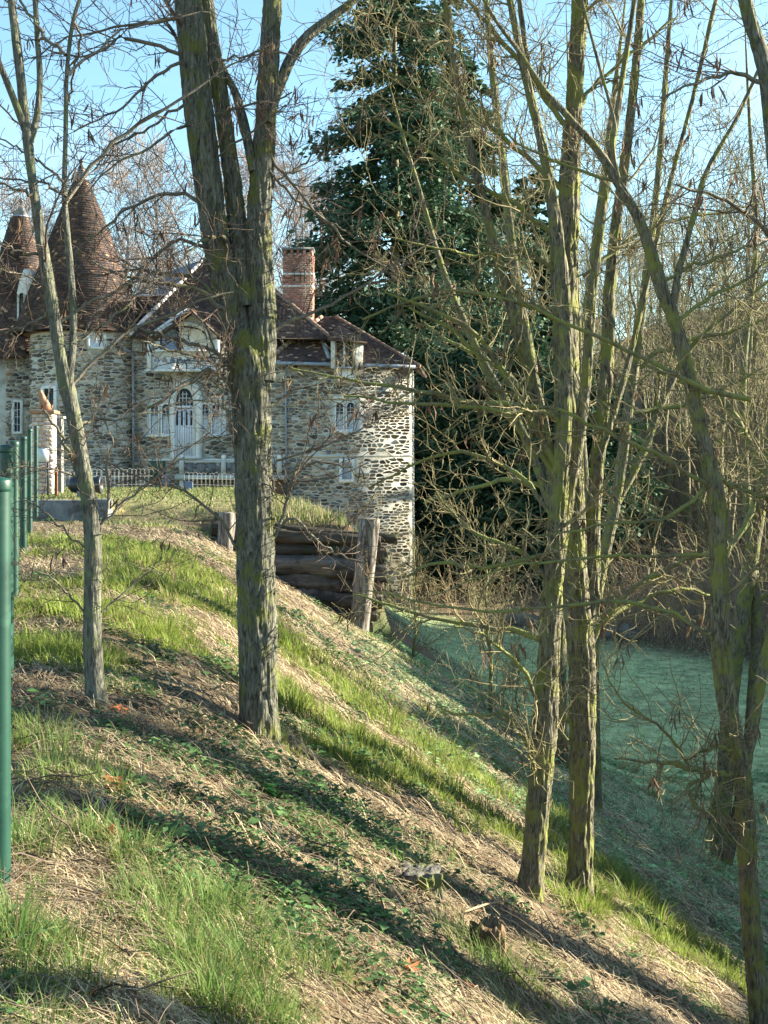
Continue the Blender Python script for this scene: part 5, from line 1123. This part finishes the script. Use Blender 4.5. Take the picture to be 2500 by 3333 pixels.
# ---- conifers
def conifer(name, label, H, rad, seed, nl, per, spray, zlo=.12, droop=.3, group=None, dens=1., open_=.0, power=.75, tr=.3):
    rg = np.random.default_rng(seed); root = thing(name, label, 'tree', (0, 0, 0), group)
    n = 12; C = np.zeros((1, n, 3)); t = np.linspace(0, 1, n); C[0, :, 2] = t * H - .4; C[0, :, 0] = .06 * np.sin(t * 5); Rr = (tr * (1 - t) + .03)[None]
    V, Q = tubes(C, Rr, 10); link('trunk', qmesh('trunk', V, Q, M['far_bark']), root)
    zt = zlo + (1 - zlo) * rg.uniform(0, 1, nl) ** .9; az = rg.uniform(0, 2 * math.pi, nl)
    ln = rad * (1 - zt) ** power * rg.uniform(.6, 1.15, nl) + .25
    if open_: ln *= np.where(rg.uniform(size=nl) < open_, .45, 1)
    m = 7; s = np.linspace(0, 1, m)
    bp = np.zeros((nl, m, 3)); bp[..., 0] = np.cos(az)[:, None] * ln[:, None] * s; bp[..., 1] = np.sin(az)[:, None] * ln[:, None] * s
    bp[..., 2] = (zt * H)[:, None] + ln[:, None] * (.18 * s - droop * s ** 2 + .12 * s ** 4); bp[:, 1:, 2] += (rg.uniform(-.25, .25, nl) * ln)[:, None] * s[1:]; bp[:, 1:] += rg.normal(size=(nl, m - 1, 3)) * .06 * ln[:, None, None]
    br = (.012 * ln[:, None] + .01) * (1 - .8 * s)
    V, Q = tubes(bp, br, 4); link('limbs', qmesh('limbs', V, Q, M['far_bark']), root)
    K = int(nl * per * dens); idx = rg.choice(nl, K, p=ln / ln.sum()); f = rg.uniform(.18, 1, K) ** .7 * (m - 1.001); i = f.astype(int); a = (f - i)[:, None]
    p = bp[idx, i] * (1 - a) + bp[idx, i + 1] * a + rg.normal(size=(K, 3)) * np.array((.16, .16, .13)) * ln[idx, None] * .5
    d = nrm(np.stack((np.cos(az[idx]) + rg.normal(size=K) * .8, np.sin(az[idx]) + rg.normal(size=K) * .8, rg.normal(size=K) * .4 - .45), 1))
    sd = nrm(np.cross(d, rg.normal(size=(K, 3)))); L_ = rg.uniform(.6, 1.3, K)[:, None] * spray; w_ = L_ * rg.uniform(.16, .3, K)[:, None]
    V = np.stack((p, p + d * L_ * .5 + sd * w_, p + d * L_, p + d * L_ * .5 - sd * w_), 1)
    Q = np.arange(K)[:, None] * 4 + np.arange(4)
    base = np.array((.038, .084, .048)); cc = base * rg.uniform(.55, 1.7, K)[:, None] * np.array((1, 1, 1)) + np.array((.012, .012, 0)) * rg.uniform(0, 1, K)[:, None]
    o = link('foliage', qmesh('foliage', V.reshape(-1, 3), Q, M['needle'], False, np.repeat(cc, 4, 0)), root); o['kind'] = 'stuff'
    return root
def place(o, u, Y, zb, rz=0, s=1.): o.location = ((u - CX) / F * Y, Y, zb); o.rotation_euler = (0, 0, rz); o.scale = (s,) * 3; return o
Yt = 84.
place(conifer('tall_conifer', 'tall dark conifer with open layered boughs behind the brick chimney', 46, 7.2, 5, 360, 270, .44, .1, .45, open_=.42, power=.45, tr=.45), 1285, Yt, -6)
place(conifer('tall_conifer', 'second tall conifer half hidden behind the mossy trunks', 33, 6.2, 6, 260, 240, .42, .08, .42, open_=.3, power=.4, tr=.4), 1500, 90, -6)
place(conifer('tall_conifer', 'smaller dark conifer farther right between the mossy trunks and the hill', 27, 5.4, 9, 220, 240, .42, .05, .4, open_=.3, power=.5, tr=.35), 1735, 96, -6)
yw = conifer('dark_yew', 'broad black green conifer beside the right corner of the chateau', 13.5, 5.0, 8, 260, 220, .38, .02, .35, power=.5)
place(yw, 1470, 76, -6.9)
c2 = dup(yw, ((1690 - CX) / F * 76, 76, -6.6), 2., 1.05, 'dark conifer in the middle of the row behind the meadow')
c3 = dup(yw, ((1890 - CX) / F * 72, 72, -6.3), 4., .9, 'shorter dark conifer at the right end of the row behind the meadow')
c4 = dup(yw, ((1370 - CX) / F * 74, 74, -6.9), 1., .78, 'low dark conifer touching the right corner of the chateau')
for o in (yw, c2, c3, c4): o['group'] = 'dark conifers behind the meadow'
# unseen conifers added right of the meadow to shade it and the lower bank
for i, (x, Y, h) in enumerate([(22 + 1.5 * math.sin(q * 2.3) + max(0, q - 9) * .45, -4 + q * 3.1, .76 + .012 * q + .03 * math.sin(q * 1.7)) for q in range(21)]):
    dup(yw, (x, Y, float(gz(x, Y))), i * 1.3, h, 'unseen dark conifer of the belt added right of the meadow for shade')['group'] = 'unseen shade belt of conifers right of the meadow'
rt_ = far_tree('shade_row_tree', 'unseen stout bare tree added right of the leaning tree to shade the bank', 'unseen shade-casting bare trees right of the leaning tree', 14, .34, 400, 8, 5, 3, .006, (M['bark_right'], M['twig_right']), crown=.42, ang=(25, 55), ln=.26)  # out-of-view trees, added so their trunks stripe the bank with shade
for i, (x, Y, s) in enumerate([(4.9, 7.7, .9), (6.0, 6.2, .8), (6.4, 9.4, 1.05), (5.4, 11.3, .8), (7.2, 13.0, 1.05), (8.2, 16.5, 1.1)]):
    o = rt_ if i == 0 else dup(rt_, (0, 0, 0), 0, 1)
    o.location = (x, Y, float(gz(x, Y))); o.rotation_euler = (0, 0, i * 2.1); o.scale = (s,) * 3
sp_ = far_tree('thorn_sapling', 'leafless thorny sapling on the shaded slope above the meadow', 'thorny saplings on the slope above the meadow', 3.6, .028, 500, 26, 7, 4, .0032, (M['limb_moss'], M['twig_right']), crown=.05, ang=(30, 75), ln=.34)
for i, (u, v, s, lab) in enumerate([(1345, 2145, .8, 'leafless thorny sapling nearest the log wall post'), (1585, 2330, 1.0, 'leafless thorny sapling just left of the mossy pair'),
                                    (1690, 2330, .6, 'short leafless sapling standing close behind the mossy pair')]):
    o = sp_ if i == 0 else dup(sp_, (0, 0, 0), 0, 1)
    o.location = gp(u, v); o.rotation_euler = (0, 0, i * 1.9); o.scale = (s,) * 3; o['label'] = lab
# ------------------------------------------------------------------ brambles and undergrowth on the hill and at the meadow edge
def stems_mesh(pts, rg, ln, r, n=6, bend=.25, per=1):
    K = len(pts); d = nrm(rg.normal(size=(K, 3)) * np.array((.45, .45, .15)) + np.array((0, 0, 1))); L_ = rg.uniform(ln[0], ln[1], K)[:, None]
    out = np.zeros((K, n, 3)); out[:, 0] = pts
    side = nrm(rg.normal(size=(K, 3)) * np.array((1, 1, 0)))
    for j in range(1, n): out[:, j] = out[:, j - 1] + d * L_ / (n - 1); d = nrm(d + side * bend * .5 - np.array((0, 0, bend * .35)) + rg.normal(size=(K, 3)) * .12)
    return out, np.repeat((np.linspace(1, .35, n) * r)[None], K, 0) * rg.uniform(.7, 1.3, K)[:, None]
rg = np.random.default_rng(77)
K = 9000; u = rg.uniform(1350, 2750, K) ** 1.0; Y = rg.uniform(46, 105, K); x = (u - CX) / F * Y; d = (Y - 62.7 + 1.43 * x) / 1.745; ok = (d > .5) & (rg.uniform(size=K) < np.where(u < 1960, np.where(d < 3, .45, 0.), .85))
x, Y = x[ok], Y[ok]; pts = np.stack((x, Y, gz(x, Y)), 1); a, b = stems_mesh(pts, rg, (1.0, 3.8), .014)
p2, r2 = spawn(a, b, 3, rg, (.3, 1), (30, 70), (.3, 1.1), (.5, .8), 4, .2, 0, .007, .3)
V, Q = merge([tubes(a, b, 3), tubes(p2, r2, 3)]); M['bramble'] = mat('bramble_stem', (.20, .14, .09), (.44, .33, .2), scale=.5, detail=3)
o = link('undergrowth', qmesh('undergrowth', V, Q, M['bramble'])); tag(o, kind='stuff')
# rocks at the far edge of the meadow
rr_ = random.Random(3)
for i, (u, v, s) in enumerate([(1625, 2022, .55), (1660, 2030, .75), (1700, 2036, .6), (1680, 2012, .5), (1735, 2040, .5), (1600, 2032, .4), (1990, 2078, .5), (2045, 2082, .6)]):
    Y = hit(u, v); mb = MB(); k = 9; prof = []
    p = P(u, v, Y); bm_ = []
    for j in range(5):
        ph = j / 4 * math.pi; ring_ = []
        for q in range(k): t = 2 * math.pi * q / k; e = rr_.uniform(.82, 1.12); ring_.append((.75 * s * e * math.sin(ph) * math.cos(t), s * .8 * e * math.sin(ph) * math.sin(t), s * .75 * e * math.cos(ph) + s * .3))
        bm_ += ring_
    mb.add(bm_, [(a * k + q, a * k + (q + 1) % k, (a + 1) * k + (q + 1) % k, (a + 1) * k + q) for a in range(4) for q in range(k)])
    o = mb.build('rock', M['rock'], None, True); o.location = p
    lab = 'pale grey boulder in the heap at the far edge of the meadow' if i < 6 else ('grey block lying left at the dark hedge foot' if i == 6 else 'larger grey block at the dark hedge foot right of the trunks')
    tag(o, lab, 'rock', 'boulders at the far edge of the meadow' if i < 6 else None)

# ------------------------------------------------------------------ grass, straw and leafy plants
def blades_mesh(base, h, az, lean, wid, col, nrmz=None):
    N = len(base); d = np.stack((np.cos(az), np.sin(az), np.zeros(N)), 1); s = np.stack((-np.sin(az), np.cos(az), np.zeros(N)), 1) * (wid / 2)[:, None]
    up = np.array((0, 0, 1.)); H = h[:, None]; l = lean[:, None]
    m = base + up * H * .55 + d * H * l * .3; t = base + up * H * (1 - .35 * np.minimum(l, 1.4)) + d * H * l
    V = np.stack((base - s, base + s, m - s * .8, m + s * .8, t), 1).reshape(-1, 3)
    b = np.arange(N)[:, None] * 5
    loops = np.concatenate((b + np.array([0, 1, 3, 2]), b + np.array([2, 3, 4])), 1).ravel(); sizes = np.tile([4, 3], N)
    return V, loops, sizes, np.repeat(col, 5, 0)
def seg_dist(x, y, segs):
    best = np.full(len(x), 9.)
    for (a, b, w_) in segs:
        ab = b - a; t = np.clip(((x - a[0]) * ab[0] + (y - a[1]) * ab[1]) / (ab @ ab + 1e-9), 0, 1)
        dd = np.hypot(x - a[0] - t * ab[0], y - a[1] - t * ab[1]) / w_; best = np.minimum(best, dd)
    return best
def segs_px(chains):
    res = []
    for w_, pts in chains:
        g = [gp(u, v)[:2] for u, v in pts]
        for a, b in zip(g, g[1:]): res.append((a, b, w_))
    return res
GR = segs_px([(1.1, [(100, 1780), (350, 1780), (620, 1880)]), (.8, [(420, 1920), (620, 1930), (780, 2000), (960, 2140), (1180, 2300), (1420, 2460)]), (.5, [(940, 2300), (1150, 2400), (1350, 2500)]), (.5, [(120, 2000), (330, 2010), (520, 2080)]), (.5, [(60, 2120), (260, 2160)]), (.42, [(40, 2420), (260, 2600), (200, 2800)]),
              (.4, [(60, 2850), (280, 2950), (560, 2900), (640, 2950)]), (.35, [(80, 3150), (360, 3250)]), (.3, [(560, 3250), (760, 3200)]), (.3, [(1800, 2640), (1870, 2800), (1960, 2960), (2120, 3060)]), (.55, [(1960, 2830), (2130, 3010), (2250, 3120)]),
              (.3, [(850, 3080), (1050, 3180)]), (.35, [(330, 2560), (450, 2700)]), (.35, [(1100, 2480), (1400, 2560), (1640, 2700)]), (.2, [(810, 2405), (890, 2420)]), (.16, [(290, 2310), (340, 2315)]), (.16, [(1690, 2940), (1750, 2945)]), (.18, [(1850, 2950), (1930, 2960)]), (.16, [(1560, 3125), (1640, 3130)])])
LF = segs_px([(.5, [(520, 2130), (760, 2180)]), (.55, [(620, 2480), (900, 2620), (1150, 2650)]), (.5, [(980, 2400), (1200, 2500), (1320, 2560)]), (.6, [(680, 1800), (760, 1860)]), (.5, [(930, 2000), (1180, 2200), (1400, 2350)]), (.6, [(1250, 2150), (1500, 2300), (1700, 2420)]),
              (.3, [(1500, 2480), (1740, 2640)]), (.5, [(900, 2900), (1250, 3050)]), (.4, [(1000, 2750), (1100, 2800)])])
def sample(N, y0, y1, rg, side=.34):
    Y = np.exp(rg.uniform(math.log(y0), math.log(y1), N)); x = rg.uniform(-side, side + .03, N) * Y
    ok = x > x_f(Y) - .9; return x[ok], Y[ok]
rg = np.random.default_rng(5)
# tufts of grass on the bank
x, Y = sample(12000, 3.0, 30, rg); keep = ~((Y > 26.6) & (x > -3.4) & (x < .2))
x, Y = x[keep], Y[keep]
dg = seg_dist(x, Y, GR); nz = fbm(x * 1.1, Y * 1.1, 0, 31)
pr = np.clip(1.25 - dg, 0, 1) * np.clip(.5 + (nz - .5) * 3.6, .08, .95) * np.where((Y < 8.5) & (x < .1), .62, np.where(Y > 9, 1.35, 1)) + np.clip((nz - .52) * 2.2, 0, .35)
pr = np.where(Y < 9, pr * np.clip((noise3(x * 3.4, Y * 3.4, 0, 44) - .36) * 4, .06, 1.3), pr); pr = np.where((dg < .85) & (Y > 9), np.maximum(pr, .92), pr)
pick = rg.uniform(size=len(x)) < pr; tx, ty, td = x[pick], Y[pick], dg[pick]; bigt = np.where(rg.uniform(size=len(tx)) < .22, 1.55, .95)
nb = np.clip(74 - ty * 1.4, 26, 74).astype(int); idx = np.repeat(np.arange(len(tx)), nb); N = len(idx)
trad = (.05 + .004 * ty) * rg.uniform(.6, 1.5, len(tx)) * bigt; ang = rg.uniform(0, 2 * math.pi, N); rad = np.sqrt(rg.uniform(size=N)) * trad[idx]
bx, by = tx[idx] + rad * np.cos(ang), ty[idx] + rad * np.sin(ang)
hh = (rg.uniform(.065, .165, len(tx)) * np.where(td < 1, 1.1, .75) * bigt)[idx] * rg.uniform(.55, 1.2, N)
lean = .15 + .75 * rad / trad[idx] * rg.uniform(.4, 1.2, N); az = ang + rg.normal(size=N) * .5
# grass combs over downhill a little
col = np.where((ty < 9)[idx, None], np.array((.125, .215, .06)), np.array((.185, .255, .05))) * rg.uniform(.65, 1.35, len(tx))[idx, None] * rg.uniform(.75, 1.3, N)[:, None]; yl = rg.uniform(size=len(tx))[idx, None]; col = col * (1 - .25 * yl) + np.array((.32, .31, .08)) * .25 * yl
dead = rg.uniform(size=N) < .09; col[dead] = np.array((.36, .29, .16)) * rg.uniform(.7, 1.1, dead.sum())[:, None]
G1 = blades_mesh(np.stack((bx, by, gz(bx, by) - .01), 1), hh, az, lean, np.maximum(.0042, .00065 * by) * rg.uniform(.7, 1.3, N), col)
print('tufts', len(tx), 'blades', N)
# terrace and meadow grass
K = 46000; Ym = np.exp(rg.uniform(math.log(19), math.log(72), K)); xm = rg.uniform(-.30, .47, K) * Ym
zz = gz(xm, Ym); ok = (zz < -5.0) & ((Ym - 62.7 + 1.43 * xm) < 3); xm, Ym, zz = xm[ok], Ym[ok], zz[ok]; N = len(xm)
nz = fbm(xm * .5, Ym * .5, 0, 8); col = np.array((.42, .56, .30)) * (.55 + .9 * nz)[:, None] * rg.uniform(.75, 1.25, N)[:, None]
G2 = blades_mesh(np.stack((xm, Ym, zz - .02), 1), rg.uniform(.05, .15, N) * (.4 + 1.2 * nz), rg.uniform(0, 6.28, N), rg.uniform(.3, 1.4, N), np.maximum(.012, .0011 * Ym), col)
K = 34000; Yt_ = np.exp(rg.uniform(math.log(26.9), math.log(60), K)); xt = rg.uniform(-.30, .02, K) * Yt_
zt_ = gz(xt, Yt_); ok = (zt_ > -2.2) & (xt < np.where(Yt_ < 31, 0., -1.)); ok &= (Yt_ > 30.4) | (xt > -6.1)
near = (Yt_ < 31) & (xt > -3.3); ok &= near | (rg.uniform(size=K) < .85)
xt, Yt_, zt_, near = xt[ok], Yt_[ok], zt_[ok], near[ok]; N = len(xt)
col = np.where(rg.uniform(size=N)[:, None] < np.where(near, .45, .2)[:, None], np.array((.33, .28, .16)), np.array((.12, .165, .05))) * rg.uniform(.7, 1.3, N)[:, None]
G3 = blades_mesh(np.stack((xt, Yt_, zt_ - .02), 1), rg.uniform(.06, .14, N) * np.where(near, 3.0, .8), rg.uniform(0, 6.28, N), rg.uniform(.1, .8, N), np.maximum(.01, .0008 * Yt_), col)
def merge_b(bs):
    Vs, Ls, Ss, Cs, o = [], [], [], [], 0
    for V, l, s, c in bs: Vs.append(V); Ls.append(l + o); Ss.append(s); Cs.append(c); o += len(V)
    return np.concatenate(Vs), np.concatenate(Ls), np.concatenate(Ss), np.concatenate(Cs)
def stuff(name, b, m): o = link(name, np_mesh(name, b[0], b[1], b[2], m, b[3])); tag(o, kind='stuff'); return o
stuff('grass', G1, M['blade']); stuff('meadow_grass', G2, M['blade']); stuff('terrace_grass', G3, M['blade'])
# dead straw lying down the slope
x, Y = sample(150000, 3.0, 27, rg); dg = seg_dist(x, Y, GR); nz = fbm(x * 1.5, Y * 1.5, 0, 55)
ok = rg.uniform(size=len(x)) < np.clip(np.where(Y > 9, .05, .4) + np.where(Y > 9, .7, .4) * np.minimum(dg, 1.3) + (nz - .5) * 1.6, np.where(Y > 9, .06, .25), 1); ok &= ~((Y > 26) & (x > -3.4) & (x < .2)); x, Y, nz = x[ok], Y[ok], nz[ok]; N = len(x)
az = np.where(rg.uniform(size=N) < .55, rg.uniform(0, 6.28, N), rg.normal(size=N) * .7 - .25); ln = rg.uniform(.03, .2, N) * rg.uniform(.5, 1.2, N) * (1 + .02 * Y); d = np.stack((np.cos(az), np.sin(az)), 1)
wd = np.maximum(.003, .0006 * Y) * rg.uniform(.6, 1.4, N); z0 = rg.uniform(-.01, .05, N); z1 = rg.uniform(-.01, .12, N) * rg.uniform(.3, 1, N); zm_ = (z0 + z1) / 2 + rg.uniform(0, .03, N)
xa, ya = x - d[:, 0] * ln / 2, Y - d[:, 1] * ln / 2; xb, yb = x + d[:, 0] * ln / 2, Y + d[:, 1] * ln / 2
sx = np.stack((-d[:, 1], d[:, 0], np.zeros(N)), 1) * (wd / 2)[:, None]
pa = np.stack((xa, ya, gz(xa, ya) + z0), 1); pb = np.stack((xb, yb, gz(xb, yb) + z1), 1); pm_ = (pa + pb) / 2; pm_[:, 2] = gz(x, Y) + zm_
V = np.stack((pa - sx, pa + sx, pm_ - sx, pm_ + sx, pb - sx * .6, pb + sx * .6), 1).reshape(-1, 3); b = np.arange(N)[:, None] * 6
loops = np.concatenate((b + np.array([0, 1, 3, 2]), b + np.array([2, 3, 5, 4])), 1).ravel()
tone = rg.uniform(size=N)[:, None]; col = np.array((.58, .48, .31)) * (1 - tone) + np.array((.20, .145, .10)) * tone; col *= rg.uniform(.6, 1.25, N)[:, None]; col *= (.6 + .8 * nz)[:, None]
stuff('straw', (V, loops, np.tile([4, 4], N), np.repeat(col, 6, 0)), M['straw'])
print('straw', N)
# leafy ground plants
def leaves(px, py, pz, rg, size, col):
    N = len(px); az = rg.uniform(0, 6.28, N); tl = rg.uniform(-.2, .6, N); d = np.stack((np.cos(az), np.sin(az), -np.sin(tl) * .6), 1); s = np.stack((-np.sin(az), np.cos(az), rg.normal(size=N) * .3), 1)
    p = np.stack((px, py, pz), 1); S_ = size[:, None]
    V = np.stack((p, p + d * S_ * .45 + s * S_ * .34 + np.array((0, 0, .12)) * S_, p + d * S_, p + d * S_ * .45 - s * S_ * .34 + np.array((0, 0, .12)) * S_), 1).reshape(-1, 3)
    b = np.arange(N)[:, None] * 4; return V, np.concatenate((b + np.array([0, 1, 2]), b + np.array([0, 2, 3])), 1).ravel(), np.tile([3, 3], N), np.repeat(col, 4, 0)
x, Y = sample(8000, 3.0, 30, rg); ok0 = ~((Y > 26) & (x > -3.4) & (x < .2)); x, Y = x[ok0], Y[ok0]; dl = seg_dist(x, Y, LF); nz = fbm(x * 1.4, Y * 1.4, 0, 91)
pick = rg.uniform(size=len(x)) < np.clip(1.2 - dl, 0, 1) * .9 + np.clip((nz - .5) * 1.8, 0, .4) + .55 * (Y > 12) * (gz(x, Y, False) < -2.7); tx, ty = x[pick], Y[pick]
nb = 60; idx = np.repeat(np.arange(len(tx)), nb); N = len(idx); R0 = rg.uniform(.06, .16, len(tx)) * (1 + .03 * ty); H0 = rg.uniform(.05, .16, len(tx))
a = rg.uniform(0, 6.28, N); r_ = np.sqrt(rg.uniform(size=N)) * R0[idx]; px, py = tx[idx] + r_ * np.cos(a), ty[idx] + r_ * np.sin(a)
pz = gz(px, py) + H0[idx] * rg.uniform(.1, 1, N) * (1 - .5 * (r_ / R0[idx]) ** 2)
lowb = (ty > 12) & (gz(tx, ty, False) < -2.7); col = np.where(lowb[idx, None], np.array((.17, .28, .12)), np.array((.07, .135, .045))) * rg.uniform(.6, 1.5, len(tx))[idx, None] * rg.uniform(.6, 1.45, N)[:, None] * np.where(rg.uniform(size=N) < .12, 1.5, 1)[:, None]
stuff('leafy_plants', leaves(px, py, pz, rg, np.clip(np.exp(rg.normal(size=N) * .45) * .019, .008, .05) * rg.uniform(.7, 1.5, len(tx))[idx] * (1 + .03 * ty[idx]), col), M['leaf'])
print('leaf clumps', len(tx), N)

x, Y = sample(9000, 3.0, 26, rg); ok = (x < 99) & ~((Y > 26) & (x > -3.4) & (x < .2)); x, Y = x[ok], Y[ok]; N = len(x)
col = np.array((.17, .095, .055)) * rg.uniform(.4, 1.5, N)[:, None] * np.array((1, 1, 1)) + np.array((.10, .085, .05)) * rg.uniform(0, 1, N)[:, None]
stuff('leaf_litter', leaves(x, Y, gz(x, Y) + rg.uniform(.005, .05, N), rg, rg.uniform(.02, .055, N) * (1 + .02 * Y), col), M['leaf'])
x, Y = sample(2600, 3.0, 24, rg); N = len(x); az = rg.uniform(0, 6.28, N); ln = rg.uniform(.1, .5, N); t = np.linspace(-.5, .5, 5)
pts = np.zeros((N, 5, 3)); pts[..., 0] = x[:, None] + np.cos(az)[:, None] * ln[:, None] * t; pts[..., 1] = Y[:, None] + np.sin(az)[:, None] * ln[:, None] * t
pts[..., 2] = gz(pts[..., 0], pts[..., 1]) + .02 + rg.uniform(0, .05, (N, 5)) + (rg.uniform(-.1, .25, N) * ln)[:, None] * (t + .5)
V, Q = tubes(pts, np.repeat((np.linspace(1, .5, 5) * .0035)[None], N, 0) * rg.uniform(.5, 1.6, N)[:, None], 3)
o = link('twig_litter', qmesh('twig_litter', V, Q, M['twig'])); tag(o, kind='stuff')

# ------------------------------------------------------------------ small single things on the bank
def stump(name, label, u, v, r_px, h_px, m, seed, jag):
    p = gp(u, v); Y = p[1]; rad = r_px / F * Y; H = h_px / F * Y; n, k = 30, 80
    t = np.linspace(0, 1, n)[:, None]; th = np.linspace(0, 2 * math.pi, k, endpoint=False)[None]
    d = 1 + .55 * (noise3(np.cos(th) * 2 + seed, np.sin(th) * 2, t * 1.4, seed) - .5) + .3 * (noise3(np.cos(th) * 11, np.sin(th) * 11, t * 5, seed + 5) - .5) + .6 * (1 - np.abs(2 * noise3(np.cos(th) * 6, np.sin(th) * 6, t * 1.6, seed + 1) - 1) - .5) + .25 * np.exp(-t / .15)
    rr = rad * d; top = 1 + jag * (noise3(np.cos(th) * 2.5 + 5, np.sin(th) * 2.5, 0, seed + 3) - .5) + .22 * (noise3(np.cos(th) * 9, np.sin(th) * 9, 0, seed + 8) - .5)
    z = -.15 + (H * top + .15) * t
    V = np.stack((rr * np.cos(th), rr * np.sin(th), z + 0 * rr), -1).reshape(-1, 3)
    inner = np.stack((.6 * rr[-1] * np.cos(th[0]), .6 * rr[-1] * np.sin(th[0]), z[-1] * .8 + .02 * noise3(np.cos(th[0]) * 4, np.sin(th[0]) * 4, 2, 9)), -1)
    V = np.vstack((V, inner)); n += 1
    i = np.arange(n - 1)[:, None] * k + np.arange(k)[None]; j = np.arange(n - 1)[:, None] * k + (np.arange(k)[None] + 1) % k
    q = np.stack((i, j, j + k, i + k), -1).reshape(-1, 4)
    o = link(name, np_mesh(name, V, np.concatenate((q.ravel(), (n - 1) * k + np.arange(k))), np.concatenate((np.full(len(q), 4), [k])), m, smooth=True)); o.location = p
    tag(o, label, 'stump'); return o
stump('tree_stump', 'rotten brown tree stump sitting low in the straw below the trunks', 1590, 3120, 40, 100, M['stump'], 3, .5)
stump('tree_stump', 'broad mossy grey stump sunk into the bank left of the mossy pair', 1355, 2905, 66, 58, M['stump_grey'], 6, .6)
for i, (u, v, s, rz, lab) in enumerate([(352, 2585, .10, .3, 'curled rust brown dead leaf in the grass left of centre'), (735, 3040, .085, 2.2, 'brown dead leaf lying before the middle grass tuft'), (1330, 3195, .075, 1.2, 'orange red dead leaf low in the straw below the stump'),
                                        (855, 3130, .07, 4., 'orange dead leaf in the short grass near the bottom middle'), (340, 2760, .13, 5., 'large dark brown dead leaf standing up beside a grass tuft'), (700, 2330 - 0, .09, 1., 'dark dead leaf beside the foot of the slim tree') if False else (375, 2330, .09, 1., 'dark dead leaf beside the foot of the slim tree'),
                                        (1525, 3235, .07, 2., 'dark maroon dead leaf in the straw right of the orange one'), (180, 3060, .07, 3., 'small brown dead leaf near the lower left edge'), (300, 3290, .08, 4.4, 'brown dead leaf tucked under the tuft at the lower left')]):
    p = gp(u, v); mb = MB(); r = random.Random(i); n = 14; vs_ = []
    for q in range(n):
        t = 2 * math.pi * q / n; rad = s * (.75 if q % 2 else 1.0) * (.75 + .25 * math.cos(t)) * r.uniform(.85, 1.1); xx, yy = rad * math.cos(t), rad * .7 * math.sin(t)
        vs_.append((xx, yy, .9 * yy * yy / s + .35 * xx * xx / s + r.uniform(0, .012)))
    vs_.append((0, 0, -.004)); mb.add(vs_, [(q, (q + 1) % n, n) for q in range(n)])
    o = mb.build('fallen_leaf', M['dead_leaf']); o.location = p + np.array((0, 0, .035)); o.rotation_euler = (.5, .3, rz); tag(o, lab, 'leaf', 'dead leaves lying on the bank')
# broad bright green plant
p = gp(835, 2580); root = thing('leafy_plant', 'bright green broad leaved plant on the bank below the forked tree', 'plant', tuple(p)); r = random.Random(9)
M['bright_leaf'] = mat('bright_leaf', (.03, .15, .03), (.06, .24, .05), scale=20, trans=.3, rough=.5)
for i in range(22):
    a = i * 2.4 + r.uniform(-.3, .3); ln = r.uniform(.07, .15); mb = MB(); k = 5; el = r.uniform(.2, .9); vs_ = []
    for q in range(k):
        t = q / (k - 1); hw = .026 * math.sin(math.pi * min(1, t * .85 + .12)); rr = .02 + ln * t; zz = .02 + ln * (el * t - .55 * t * t)
        for s in (-1, 0, 1): vs_.append((rr * math.cos(a) - s * hw * math.sin(a), rr * math.sin(a) + s * hw * math.cos(a), zz + abs(s) * .008))
    mb.add(vs_, [(q * 3 + s, q * 3 + s + 1, q * 3 + s + 4, q * 3 + s + 3) for q in range(k - 1) for s in (0, 1)]); mb.build('leaf', M['bright_leaf'], root, True)
# fallen sticks
for i, (a, b, rr, lab) in enumerate([((1500, 3005), (1725, 2965), .008, 'pale bent stick lying in the straw above the brown stump'), ((700, 2270), (770, 2250), .006, 'pale short stick on the ash grey straw left of the forked tree'), ((1830, 2900), (1900, 3060), .012, 'mossy broken branch below the mossy pair'),
                                     ((1230, 2500), (1330, 2545), .006, 'thin grey stick among the leafy plants right of the forked tree')]):
    A, B = gp(*a), gp(*b); r = random.Random(i); pts = [tuple(A + (B - A) * t + np.array((r.uniform(-.02, .02), r.uniform(-.02, .02), .05 + .04 * math.sin(t * 3)))) for t in np.linspace(0, 1, 7)]
    mb = MB(); mb.tube(pts, [rr * (1 - .08 * j) for j in range(7)], 6); o = mb.build('fallen_stick', M['limb_moss'] if i == 2 else M['bramble'], None, True); tag(o, lab, 'stick')
tri = sum(len(m.loops) - 2 * len(m.polygons) for m in bpy.data.meshes); print('TRIS', tri)
